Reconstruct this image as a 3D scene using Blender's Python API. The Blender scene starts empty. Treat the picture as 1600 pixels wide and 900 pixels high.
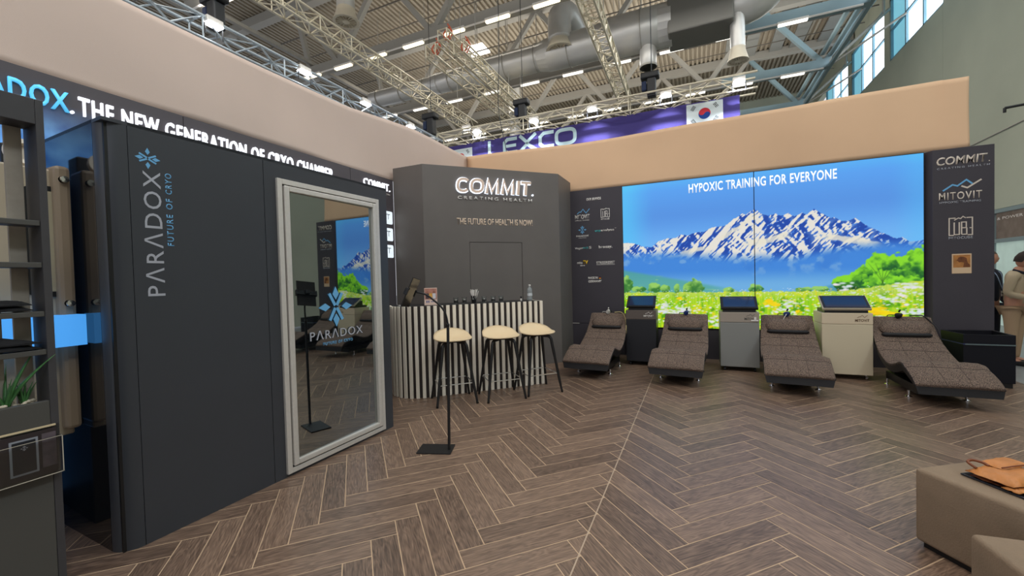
import bpy, bmesh, math, random
import numpy as np
from mathutils import Vector, Matrix
random.seed(7); rng = np.random.default_rng(11)
D = bpy.data; SC = bpy.context.scene; COL = SC.collection
R = math.radians; S2 = math.sqrt(.5)

# ------------------------------------------------------------------ camera
cd = D.cameras.new('camera'); cam = D.objects.new('camera', cd); COL.objects.link(cam)
cd.sensor_width = 36; cd.lens = 36*643.69/1600; cd.clip_start = .05; cd.clip_end = 200
right = Vector((0.91296, 0.40732, -0.02580)); fwd = Vector((-0.40748, 0.91292, -0.02306))
fwd.normalize(); right = (right - fwd*right.dot(fwd)).normalized(); up = right.cross(fwd)
m3 = Matrix((right, up, -fwd)).transposed()
cam.matrix_world = Matrix.Translation((0, 0, 1.507)) @ m3.to_4x4()
SC.camera = cam

# ------------------------------------------------------------------ world, exposure
W = D.worlds.new('world'); SC.world = W; W.use_nodes = True
bg = W.node_tree.nodes['Background']; bg.inputs[0].default_value = (.90, .93, 1, 1); bg.inputs[1].default_value = .95
SC.view_settings.view_transform = 'Standard'; SC.view_settings.look = 'None'
SC.view_settings.exposure = 0; SC.view_settings.gamma = 1; SC.view_settings.use_curve_mapping = False

def area(name, loc, sx, sy, power, col=(1, .97, .92), rot=(0, 0, 0)):
    l = D.lights.new(name, 'AREA'); l.shape = 'RECTANGLE'; l.size = sx; l.size_y = sy; l.energy = power; l.color = col
    o = D.objects.new(name, l); COL.objects.link(o); o.location = loc; o.rotation_euler = rot
    return o
# rows of hall lamps under the roof trusses (over and behind the stand)
area('hall_lamp_light', (-4, 3.4, 9.7), 16, 1.2, 380)
area('hall_lamp_light', (-4, -1.1, 9.7), 16, 1.2, 380)
area('hall_lamp_light', (-4, 12.4, 9.7), 16, .6, 300)
area('hall_lamp_light', (-4, 17, 9.7), 16, .6, 260)
# added upward fill areas, not real lamps, that brighten the roof deck
for y_, e_ in ((7.9, 400), (14.7, 520), (19.2, 430), (24, 380)): area('deck_fill_light', (-4.5, y_, 9.9), 18, 1.0, e_, (1, .94, .84), (R(180), 0, 0))
# daylight from the clerestory windows of the right hall wall
area('window_daylight', (7.1, 4, 11), 2.2, 30, 1100, (.86, .95, 1), (0, R(66), 0))

# ------------------------------------------------------------------ materials
def lin(c):
    c = c/255 if c > 1 else c
    return c/12.92 if c <= .04045 else ((c+.055)/1.055)**2.4
def rgb(*c): return (lin(c[0]), lin(c[1]), lin(c[2]), 1)
MATS = {}
def mat(name, col=None, rough=.5, metal=0, spec=.5, emit=0, noise=0, nscale=20, bump=0, bscale=60, stretch=None, alpha=1, trans=0, ior=1.45, coords='Object', coat=0):
    if name in MATS: return MATS[name]
    m = D.materials.new(name); m.use_nodes = True; nt = m.node_tree; b = nt.nodes['Principled BSDF']
    c = rgb(*col); b.inputs['Base Color'].default_value = c
    b.inputs['Roughness'].default_value = rough; b.inputs['Metallic'].default_value = metal
    b.inputs['Specular IOR Level'].default_value = spec; b.inputs['IOR'].default_value = ior
    b.inputs['Transmission Weight'].default_value = trans; b.inputs['Alpha'].default_value = alpha
    b.inputs['Coat Weight'].default_value = coat
    if emit:
        b.inputs['Emission Color'].default_value = c; b.inputs['Emission Strength'].default_value = emit
    if noise or bump:
        tc = nt.nodes.new('ShaderNodeTexCoord'); mp = nt.nodes.new('ShaderNodeMapping')
        nt.links.new(tc.outputs[coords], mp.inputs[0])
        if stretch: mp.inputs['Scale'].default_value = stretch
        if noise:
            n = nt.nodes.new('ShaderNodeTexNoise'); n.inputs['Scale'].default_value = nscale; n.inputs['Detail'].default_value = 6
            nt.links.new(mp.outputs[0], n.inputs[0])
            mx = nt.nodes.new('ShaderNodeMix'); mx.data_type = 'RGBA'
            mr = nt.nodes.new('ShaderNodeMapRange'); mr.inputs[1].default_value = .3; mr.inputs[2].default_value = .7
            nt.links.new(n.outputs[0], mr.inputs[0]); nt.links.new(mr.outputs[0], mx.inputs[0])
            mx.inputs[6].default_value = tuple(x*(1-noise) for x in c[:3])+(1,)
            mx.inputs[7].default_value = tuple(min(1, x*(1+noise)) for x in c[:3])+(1,)
            nt.links.new(mx.outputs[2], b.inputs['Base Color'])
        if bump:
            n2 = nt.nodes.new('ShaderNodeTexNoise'); n2.inputs['Scale'].default_value = bscale; n2.inputs['Detail'].default_value = 4
            nt.links.new(mp.outputs[0], n2.inputs[0])
            bp = nt.nodes.new('ShaderNodeBump'); bp.inputs['Strength'].default_value = bump; bp.inputs['Distance'].default_value = .01
            nt.links.new(n2.outputs[0], bp.inputs['Height']); nt.links.new(bp.outputs[0], b.inputs['Normal'])
    MATS[name] = m
    return m

# ------------------------------------------------------------------ helpers
def tag(o, label=None, cat=None, group=None, kind=None):
    if label: o['label'] = label
    if cat: o['category'] = cat
    if group: o['group'] = group
    if kind: o['kind'] = kind
    return o
def thing(name, label=None, cat=None, loc=(0, 0, 0), rz=0, group=None, kind=None):
    o = D.objects.new(name, None); COL.objects.link(o); o.location = loc; o.rotation_euler = (0, 0, rz)
    o.empty_display_size = .1
    return tag(o, label, cat, group, kind)
def link(name, me, parent=None, mt=None, M=None, label=None):
    o = D.objects.new(name, me); COL.objects.link(o)
    if parent: o.parent = parent
    if mt and not me.materials: me.materials.append(mt)
    if M is not None: o.matrix_local = M
    if label: o['label'] = label
    return o
def mesh(name, vs, fs, mt, parent=None, smooth=False, label=None, M=None):
    me = D.meshes.new(name); me.from_pydata([tuple(v) for v in vs], [], fs); me.update()
    if smooth: me.shade_smooth()
    return link(name, me, parent, mt, M, label)
def bm_obj(name, bm, mt, parent=None, smooth=False, label=None, M=None):
    me = D.meshes.new(name); bmesh.ops.recalc_face_normals(bm, faces=bm.faces); bm.to_mesh(me); bm.free()
    if smooth: me.shade_smooth()
    return link(name, me, parent, mt, M, label)
def bm_box(bm, x, y, z, bev=0, seg=2):
    vs = [bm.verts.new((a, b, c)) for a in x for b in y for c in z]
    F = [(0, 1, 3, 2), (4, 6, 7, 5), (0, 4, 5, 1), (2, 3, 7, 6), (0, 2, 6, 4), (1, 5, 7, 3)]
    fs = [bm.faces.new([vs[i] for i in f]) for f in F]
    if bev:
        es = list({e for f in fs for e in f.edges})
        bmesh.ops.bevel(bm, geom=es, offset=bev, segments=seg, profile=.5, affect='EDGES')
def box(name, x, y, z, mt, parent=None, bev=0, seg=2, label=None, M=None):
    bm = bmesh.new(); bm_box(bm, x, y, z, bev, seg)
    return bm_obj(name, bm, mt, parent, label=label, M=M, smooth=False)
def boxes(name, L, mt, parent=None, bev=0, label=None):
    bm = bmesh.new()
    for x, y, z in L: bm_box(bm, x, y, z, bev)
    return bm_obj(name, bm, mt, parent, label=label)
def bm_prism(bm, poly, z0, z1):
    a = [bm.verts.new((p[0], p[1], z0)) for p in poly]; b = [bm.verts.new((p[0], p[1], z1)) for p in poly]
    n = len(poly)
    bm.faces.new(a[::-1]); bm.faces.new(b)
    for i in range(n): bm.faces.new((a[i], a[(i+1) % n], b[(i+1) % n], b[i]))
def prism(name, poly, z0, z1, mt, parent=None, bev=0, smooth=False, label=None, M=None):
    bm = bmesh.new(); bm_prism(bm, poly, z0, z1)
    if bev: bmesh.ops.bevel(bm, geom=list(bm.edges), offset=bev, segments=2, profile=.5, affect='EDGES')
    return bm_obj(name, bm, mt, parent, smooth, label, M)
UC = {}
def cylmesh(seg, mt, name):
    k = (seg, mt.name, name)
    if k not in UC:
        vs = [(math.cos(2*math.pi*i/seg), math.sin(2*math.pi*i/seg), z) for z in (0, 1) for i in range(seg)]
        fs = [(i, (i+1) % seg, seg+(i+1) % seg, seg+i) for i in range(seg)]+[tuple(range(seg))[::-1], tuple(range(seg, 2*seg))]
        me = D.meshes.new(name); me.from_pydata(vs, [], fs); me.update(); me.materials.append(mt)
        if seg > 4:
            for p in me.polygons: p.use_smooth = len(p.vertices) == 4
        UC[k] = me
    return UC[k]
def rod(name, p0, p1, r, mt, parent=None, seg=8, r2=None, roll=0):
    p0, p1 = Vector(p0), Vector(p1); d = p1-p0
    q = d.to_track_quat('Z', 'Y').to_matrix().to_4x4()
    M = Matrix.Translation(p0) @ q @ Matrix.Rotation(roll, 4, 'Z') @ Matrix.Diagonal((r, r2 or r, d.length, 1))
    return link(name, cylmesh(seg, mt, name), parent, None, M)
def bm_rod(bm, p0, p1, r, seg=6, r1=None, roll=0):
    p0, p1 = Vector(p0), Vector(p1); d = p1-p0; q = d.to_track_quat('Z', 'Y').to_matrix()
    A = []
    for P, rr in ((p0, r), (p1, r if r1 is None else r1)):
        A.append([bm.verts.new(P+q @ Vector((rr*math.cos(2*math.pi*i/seg+roll), rr*math.sin(2*math.pi*i/seg+roll), 0))) for i in range(seg)])
    for i in range(seg): bm.faces.new((A[0][i], A[0][(i+1) % seg], A[1][(i+1) % seg], A[1][i]))
    bm.faces.new(A[0][::-1]); bm.faces.new(A[1])
def lathe(name, prof, mt, parent=None, loc=(0, 0, 0), seg=20, label=None, M=None, smooth=True):
    vs = []; fs = []
    for r, z in prof:
        for i in range(seg):
            a = 2*math.pi*i/seg; vs.append((loc[0]+r*math.cos(a), loc[1]+r*math.sin(a), loc[2]+z))
    for j in range(len(prof)-1):
        for i in range(seg): fs.append((j*seg+i, j*seg+(i+1) % seg, (j+1)*seg+(i+1) % seg, (j+1)*seg+i))
    if prof[0][0] > 1e-4: fs.append(tuple(range(seg))[::-1])
    if prof[-1][0] > 1e-4: fs.append(tuple((len(prof)-1)*seg+i for i in range(seg)))
    o = mesh(name, vs, fs, mt, parent, smooth, label, M)
    if smooth: o.data.set_sharp_from_angle(angle=R(40))
    return o
def tube(name, pts, r, mt, parent=None, seg=8, label=None, flat=1):
    P = [Vector(p) for p in pts]; vs = []; fs = []; n = len(P)
    prevx = None
    for k, p in enumerate(P):
        d = (P[min(k+1, n-1)]-P[max(k-1, 0)]).normalized()
        x = prevx if prevx is not None else (Vector((0, 0, 1)) if abs(d.z) < .9 else Vector((1, 0, 0)))
        x = (x-d*x.dot(d)).normalized(); prevx = x; y = d.cross(x)
        rr = r[k] if isinstance(r, (list, tuple)) else r
        for i in range(seg):
            a = 2*math.pi*i/seg; vs.append(p+x*rr*math.cos(a)+y*rr*flat*math.sin(a))
    for k in range(n-1):
        for i in range(seg): fs.append((k*seg+i, k*seg+(i+1) % seg, (k+1)*seg+(i+1) % seg, (k+1)*seg+i))
    fs += [tuple(range(seg))[::-1], tuple((n-1)*seg+i for i in range(seg))]
    return mesh(name, vs, fs, mt, parent, True, label)
def smoothcurve(pts, n=6):
    P = [Vector(p) for p in pts]; out = []
    for i in range(len(P)-1):
        a, b, c, d = P[max(i-1, 0)], P[i], P[i+1], P[min(i+2, len(P)-1)]
        for k in range(n):
            t = k/n; out.append(.5*((2*b)+(c-a)*t+(2*a-5*b+4*c-d)*t*t+(3*b-a-3*c+d)*t**3))
    return out+[P[-1]]
def dup(root, loc, rz=None, label=None):
    r = root.copy(); COL.objects.link(r); r.location = loc
    if rz is not None: r.rotation_euler = (0, 0, rz)
    if label: r['label'] = label
    for ch in list(root.children):
        c = ch.copy(); COL.objects.link(c); c.parent = r
        for g in list(ch.children):
            d = g.copy(); COL.objects.link(d); d.parent = c
    return r
def rebase(root, loc):
    d = Vector(loc)-root.location; root.location = loc
    for c in root.children: c.location = c.location-d
# frame for print and lettering: origin, unit right vector, unit up vector
def frameM(o, r, u):
    r, u = Vector(r).normalized(), Vector(u).normalized(); n = r.cross(u)
    return Matrix.Translation(o) @ Matrix((r, u, n)).transposed().to_4x4()
def text(name, body, o, r, u, w, h, mt, parent=None, ext=.002, bold=0, lift=0, label=None, spacing=1, res=3, shear=0):
    c = D.curves.new('t', 'FONT'); c.body = body; c.offset = bold; c.resolution_u = res; c.space_character = spacing; c.shear = shear
    to = D.objects.new('t', c); COL.objects.link(to)
    dg = bpy.context.evaluated_depsgraph_get(); dg.update()
    me = D.meshes.new_from_object(to.evaluated_get(dg)); D.objects.remove(to); D.curves.remove(c)
    n = len(me.vertices); co = np.empty(n*3); me.vertices.foreach_get('co', co); co = co.reshape(-1, 3)
    mn, mx = co.min(0), co.max(0)
    bmh = (mx[1]-mn[1])
    co[:, 0] = (co[:, 0]-mn[0])*w/(mx[0]-mn[0]); co[:, 1] = (co[:, 1]-mn[1])*h/bmh
    bm = bmesh.new(); me.vertices.foreach_set('co', co.ravel()); bm.from_mesh(me); D.meshes.remove(me)
    bmesh.ops.remove_doubles(bm, verts=bm.verts, dist=1e-6)
    if ext:
        g = bmesh.ops.extrude_face_region(bm, geom=list(bm.faces))
        for v in g['geom']:
            if isinstance(v, bmesh.types.BMVert): v.co.z += ext
    M = frameM(o, r, u) @ Matrix.Translation((0, 0, lift))
    return bm_obj(name, bm, mt, parent, label=label, M=M)
def words(name, body, o, r, u, w, h, mt, parent=None, **k):
    # one mesh per word
    W_ = body.split(' '); tot = sum(len(a) for a in W_)+.8*(len(W_)-1); x = 0
    for a in W_:
        ww = w*len(a)/tot; text(name, a, Vector(o)+Vector(r)*x, r, u, ww*.97, h, mt, parent, **k); x += ww+w*.8/tot
def polys(name, L, o, r, u, mt, parent=None, ext=.002, lift=0, label=None):
    bm = bmesh.new()
    for p in L: bm_prism(bm, p, 0, ext)
    return bm_obj(name, bm, mt, parent, label=label, M=frameM(o, r, u) @ Matrix.Translation((0, 0, lift)))
def stroke(pts, w):
    # mitred ribbon: quads that share their edges
    P = [Vector(p[:2]) for p in pts]; n = len(P); closed = n > 2 and (P[0]-P[-1]).length < 1e-6; A = []
    for i in range(n):
        if closed: d0 = (P[i]-P[i-1 if i else n-2]).normalized(); d1 = (P[(i+1) if i < n-1 else 1]-P[i]).normalized()
        else:
            d1 = (P[min(i+1, n-1)]-P[min(i, n-2)]).normalized(); d0 = (P[max(i, 1)]-P[max(i-1, 0)]).normalized()
        n0 = Vector((-d0.y, d0.x)); n1 = Vector((-d1.y, d1.x)); m = (n0+n1)
        m = n1 if m.length < .2 else m.normalized(); k = 1/max(.80, m.dot(n1)); A.append((P[i]-m*w/2*k, P[i]+m*w/2*k))
    return [[A[i][0], A[i+1][0], A[i+1][1], A[i][1]] for i in range(n-1)]
def emblem(R_):
    L = []
    for k in range(4):
        a = k*math.pi/2; c, s = math.cos(a), math.sin(a)
        for q in [[(.34, 0), (.62, -.19), (1, 0), (.62, .19)]]:
            L.append([(R_*(x*c-y*s), R_*(x*s+y*c)) for x, y in q])
    for s in (1, -1):
        L += stroke([(-.38*R_*s, -.66*R_), (-.05*R_*s, -.06*R_)], .16*R_)+stroke([(.38*R_*s, .66*R_), (.05*R_*s, .06*R_)], .16*R_)
    return L
def zigzag(w, h):      # the small mountain line of the training logo
    return stroke([(0, 0), (.2*w, .45*h), (.3*w, .35*h), (.48*w, h), (.62*w, .45*h), (.72*w, .1*h), (w, h)], .16*h)
def cube_logo(s):
    L = stroke([(.28*s, s), (0, s), (0, 0), (.2*s, 0)], .06*s)+stroke([(.8*s, 0), (s, 0), (s, s), (.75*s, s)], .06*s)+stroke([(.88*s, .4*s), (s, .4*s)], .05*s)
    L += stroke([(.22*s, .75*s), (.22*s, .04*s), (.44*s, .04*s), (.44*s, .75*s)], .06*s)
    L += stroke([(.54*s, .04*s), (.54*s, .75*s), (.74*s, .75*s), (.74*s, .42*s), (.56*s, .42*s)], .06*s)+stroke([(.76*s, .42*s), (.76*s, .04*s), (.54*s, .04*s)], .06*s)
    L += stroke([(.22*s, .88*s), (.4*s, 1.0*s), (.5*s, .96*s), (.6*s, 1.08*s), (.72*s, .98*s)], .05*s)
    return L
X_, Y_, Z_ = Vector((1, 0, 0)), Vector((0, 1, 0)), Vector((0, 0, 1))

# common materials
M_white = mat('white_lettering', (232, 226, 220), .5)
M_lit = mat('lit_white_lettering', (245, 248, 255), .5, emit=1.0)
M_litblue = mat('lit_blue_lettering', (90, 190, 240), .5, emit=.8)
M_skyblue = mat('sky_blue_lettering', (105, 170, 215), .5)
M_greylet = mat('grey_lettering', (170, 172, 180), .5)
M_panel = mat('anthracite_panel', (108, 102, 98), .45, spec=.35, noise=.04, nscale=3)
M_panel2 = mat('graphite_panel', (68, 64, 70), .42, spec=.35, noise=.04, nscale=3)
M_black = mat('black_plastic', (22, 22, 24), .4)
M_blackm = mat('black_powder_coat', (26, 25, 26), .5, noise=.1, nscale=200)
M_chrome = mat('chrome', (225, 225, 228), .15, metal=1)
M_alu = mat('brushed_aluminium', (214, 208, 200), .38, metal=.35, noise=.03, nscale=40)
M_beige_warm = mat('warm_lit_beige_fabric', (224, 186, 150), .85, noise=.03, nscale=1.2, bump=.15, bscale=300)  # beige banner cloth with the warm light put into its colour
M_beige_cool = mat('cool_lit_beige_fabric', (210, 188, 175), .85, noise=.03, nscale=1.2, bump=.15, bscale=300)  # same cloth, cooler light of the left side put into its colour
# ------------------------------------------------------------------ the printed alpine picture of the light box (flat print, painted as vertex colours)
def up2(g, h, w):
    gy = np.linspace(0, g.shape[0]-1.001, h); gx = np.linspace(0, g.shape[1]-1.001, w)
    iy, ix = gy.astype(int), gx.astype(int); fy, fx = (gy-iy)[:, None], (gx-ix)[None]
    fy, fx = fy*fy*(3-2*fy), fx*fx*(3-2*fx)
    a, b, c, d = g[iy][:, ix], g[iy][:, ix+1], g[iy+1][:, ix], g[iy+1][:, ix+1]
    return (a*(1-fx)+b*fx)*(1-fy)+(c*(1-fx)+d*fx)*fy
def fbm(h, w, cy, cx, octs=5, ridged=False, gain=.5):
    o = 0; a = 1; t = 0
    for k in range(octs):
        n = up2(rng.random((int(cy*2**k)+2, int(cx*2**k)+2)), h, w)
        if ridged: n = 1-abs(2*n-1)
        o = o+a*n; t += a; a *= gain
    return o/t
def mixc(A, B, t): return A*(1-t[..., None])+np.array(B, float)*t[..., None]
def sm(x, a, b): t = np.clip((x-a)/(b-a), 0, 1); return t*t*(3-2*t)
SKY = [(0.001,.598),(.044,.594),(.086,.563),(.118,.56),(.144,.593),(.185,.615),(.215,.612),(.235,.632),(.26,.625),(.293,.642),(.322,.643),(.35,.665),(.383,.674),(.406,.679),(.428,.709),(.46,.746),(.473,.736),(.501,.768),(.516,.742),(.544,.718),(.571,.727),(.588,.712),(.612,.725),(.631,.702),(.654,.719),(.671,.709),(.692,.742),(.71,.715),(.741,.679),(.753,.681),(.775,.655),(.798,.655),(.814,.665),(.833,.639),(.856,.609),(.886,.575),(.911,.553),(.93,.536),(.942,.542),(.965,.513),(1,.518)]
def alpine(h=330, w=540):
    u = np.linspace(0, 1, w)[None]+np.zeros((h, 1)); v = np.linspace(0, 1, h)[:, None]+np.zeros((1, w))   # v up
    C = np.zeros((h, w, 3))+np.array([92, 168, 250.])
    C = mixc(C, (88, 150, 232), sm(v, 1.0, .75)*sm(v, .45, .8)*.9)
    C = mixc(C, (126, 192, 252), sm(v, .78, .5)*.8)
    C = mixc(C, (90, 200, 255), np.clip(sm(u, .14, 0)*.8+sm(u, .9, 1)*.35+sm(v, .93, 1)*.35, 0, 1))
    n1 = fbm(h, w, 6, 10, 6); n2 = fbm(h, w, 10, 16, 5, True); n3 = fbm(h, w, 14, 12, 4)
    sk = np.interp(np.linspace(0, 1, w), *zip(*SKY)); sk = sk+.010*(fbm(1, w, 1, 60, 3)[0]-.5); sk = sk[None]
    mt = v < sk
    # ridges running down from the summits: each peak has a bright snow side (left) and a blue shaded side (right)
    wu = u+.05*(n1-.5)+.012*(n3-.5); wv = v+.06*(fbm(h, w, 8, 8, 4)-.5)
    peaks = [(.10,.60),(.235,.64),(.30,.61),(.42,.67),(.40,.56),(.503,.775),(.571,.73),(.62,.735),(.60,.585),(.692,.745),(.70,.60),(.775,.65),(.812,.668),(.86,.58),(.93,.535),(.15,.52)]
    best = np.full((h, w), -9.); side = np.zeros((h, w))
    for pu, pv in peaks:
        du = wu-pu-.35*(pv-wv)*(.6 if pu > .45 else -.5); c = pv-1.15*abs(du)
        k = c > best; best = np.where(k, c, best); side = np.where(k, du, side)
    # relief lit from the upper left: shaded faces are blue rock, lit faces snow
    su = u+.45*(v-.6); sd = u-.5*(v-.6)
    def warp(n, c0, c1, x):
        g = rng.random((c1, c0)); yy = np.clip(v*(c1-1.01), 0, c1-1.01); xx = np.clip((x+.3)/1.6*(c0-1.01), 0, c0-1.01)
        iy, ix = yy.astype(int), xx.astype(int); fy, fx = yy-iy, xx-ix
        return (g[iy, ix]*(1-fx)+g[iy, ix+1]*fx)*(1-fy)+(g[iy+1, ix]*(1-fx)+g[iy+1, ix+1]*fx)*fy
    def rid(x): return 1-abs(2*x-1)
    H = 1.0*best+.10*rid(warp(0, 26, 9, su))+.10*rid(warp(0, 30, 9, sd))+.05*rid(warp(0, 60, 20, su))+.055*rid(warp(0, 66, 18, sd))+.03*rid(warp(0, 130, 40, sd))+.02*(n3-.5)
    gu = np.gradient(H, axis=1)*w; gv = np.gradient(H, axis=0)*h
    lit = gu*.8-gv*.12+.9*(n1-.5)
    shade = sm(-lit, -.45, .12)
    snow = mixc(np.zeros((h, w, 3))+np.array([236, 232, 222.]), (176, 194, 226), sm(-lit, -.9, .1))
    rock = mixc(np.zeros((h, w, 3))+np.array([62, 122, 218.]), (30, 74, 172), sm(-lit, .3, 1.3)); rock = mixc(rock, (150, 182, 230), sm(n2, .62, .9)*.35)
    Mt = snow*(1-shade[..., None])+rock*shade[..., None]
    for cv, cu, hv, hu, sl in [(.575, .54, .028, .085, .25), (.50, .235, .02, .10, .45), (.55, .80, .02, .10, -.45), (.66, .44, .018, .07, .9)]:
        e = abs(v-cv-sl*(u-cu)+.05*(n1-.5)+.035*(n2-.5)); gl = sm(e, hv, hv*.5)*sm(abs(u-cu+.06*(n3-.5)), hu, hu*.6); Mt = mixc(Mt, (238, 231, 212), gl*.85)
    C = np.where(mt[..., None], Mt, C)
    lowline = .475+.03*np.sin(u*7+1)+.05*(n1-.5)
    hz = sm(v, lowline+.05, lowline-.03)*mt
    low = mixc(np.zeros((h, w, 3))+np.array([66, 138, 224.]), (112, 178, 232), sm(v, .40, .28)); low = mixc(low, (150, 190, 226), sm(fbm(h, w, 12, 20, 4), .62, .75)*.5*sm(v, .3, .42)); low = mixc(low, (50, 112, 200), sm(n1, .55, .7)*.25)
    C = C*(1-hz[..., None])+low*hz[..., None]
    # green foothills left and right
    f = sm(v, .41-.28*u*1.2+.01*(n3), .39-.28*u*1.2)*sm(u, .5, .3); C = mixc(C, (84, 170, 150), f*.75)
    C = mixc(C, (150, 205, 130), f*sm(fbm(h, w, 20, 10, 4, True), .7, .9)*.6)
    f = sm(v, .25+.40*(u-.66)+.012*n3, .235+.40*(u-.66))*sm(u, .66, .8); C = mixc(C, (58, 140, 150), f*.8)
    # trees
    def tree(cu, cv, ru, rv, c1, c2, dens=1.):
        nonlocal C
        d = ((u-cu)/ru)**2+((v-cv)/rv)**2; nn = fbm(h, w, 40, 60, 3); a = sm(d+1.5*(nn-.5), 1.05, .75)*dens
        lit = sm((v-cv)/rv-.4*(u-cu)/ru+2.4*(fbm(h, w, 30, 46, 3)-.5), -.7, .8)
        C = C*(1-a[..., None])+mixc(np.zeros((h, w, 3))+np.array(c1, float), c2, lit)*a[..., None]
    G1, G2 = (52, 120, 40), (150, 220, 70)
    for t in [(.0, .30, .035, .07), (.285, .285, .036, .055), (.258, .27, .02, .03), (.125, .275, .03, .036), (.17, .27, .022, .028), (.06, .265, .03, .024), (.216, .27, .012, .034), (.41, .255, .02, .02), (.505, .26, .028, .03), (.66, .25, .03, .02), (.71, .255, .03, .018)]: tree(*t, G1, (160, 214, 96), .9)
    for t in [(.96, .36, .08, .10), (.995, .40, .035, .09), (.885, .38, .045, .085), (.84, .32, .04, .07), (.90, .30, .07, .07), (.79, .29, .045, .05), (.94, .28, .07, .05)]: tree(*t, (22, 92, 40), (140, 224, 44))
    tree(.785, .265, .04, .035, (14, 66, 34), (60, 130, 40)); tree(.93, .255, .08, .03, (16, 80, 40), (60, 140, 50))
    for k in range(5): 
        x0 = .89; s_ = (k-2)*.5; xx = x0+s_*(v-.29)*.35; C = mixc(C, (40, 80, 30), sm(abs(u-xx-.004*(n3-.5)), .0022, .001)*sm(v, .25, .29)*sm(v, .42, .36)*.4)
    # meadow
    mh = .243+.05*sm(u, .75, 1)+.012*(fbm(1, w, 1, 90, 2)[0]-.5)[None]
    md = sm(v, mh+.004, mh-.004)
    st = up2(rng.random((12, 360)), h, w); st2 = fbm(h, w, 30, 60, 4); g = mixc(np.zeros((h, w, 3))+np.array([130, 205, 14.]), (196, 226, 50), st); g = mixc(g, (70, 150, 10), sm(st2, .52, .75)*.8); g = mixc(g, (214, 226, 120), sm(v, .18, .25)*.6)
    g = mixc(g, (228, 232, 30), sm(fbm(h, w, 26, 40, 3), .55, .72)*.55)
    C = C*(1-md[..., None])+g*md[..., None]
    def dab(cu, cv, ru, rv, col, a=1.):
        x0, x1 = int(max(0, (cu-ru)*w)), int(min(w, (cu+ru)*w+2)); y0, y1 = int(max(0, (cv-rv)*h)), int(min(h, (cv+rv)*h+2))
        if x1 <= x0 or y1 <= y0: return
        d = ((u[y0:y1, x0:x1]-cu)/ru)**2+((v[y0:y1, x0:x1]-cv)/rv)**2
        k = (np.clip(1.25-d, 0, 1)*a)[..., None]; C[y0:y1, x0:x1] = C[y0:y1, x0:x1]*(1-k)+np.array(col, float)*k
    for k in range(1500):
        t = rng.random()**.8; cv = .258*t+.003; cu = rng.random(); s = .0022+.009*(1-t)*rng.random()
        if cu > .8: cv += .03*rng.random()
        r_ = rng.random(); col = (238, 244, 246) if r_ < .62 else ((250, 214, 20) if r_ < .9 else (206, 226, 244)); dab(cu, cv, s, s*.75, col, .85)
    for cu, cv, n_, sp in [(.17, .12, 34, .05), (.24, .11, 30, .05), (.60, .15, 20, .04), (.63, .06, 24, .05), (.90, .2, 24, .05), (.78, .265, 14, .03), (.97, .26, 20, .04), (.36, .05, 16, .04), (.98, .12, 24, .04), (.755, .12, 16, .03)]:
        for k in range(n_): dab(cu+sp*rng.normal()*.6, cv+sp*rng.normal()*.45, .006+.006*rng.random(), .007, (214+30*rng.random(), 232, 244), .8)
    for cu, cv, ru, rv in [(.112, .135, .02, .02), (.225, .20, .014, .012), (.543, .175, .024, .02), (.565, .16, .018, .014), (.86, .13, .05, .022), (.90, .11, .04, .018), (.83, .10, .03, .018), (.31, .055, .02, .012), (.64, .115, .012, .012)]:
        for k in range(10): dab(cu+ru*rng.normal()*.5, cv+rv*rng.normal()*.4, ru*.4, rv*.45, (252, 206+20*rng.random(), 10), .9)
    return np.clip(C, 0, 255)
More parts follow.
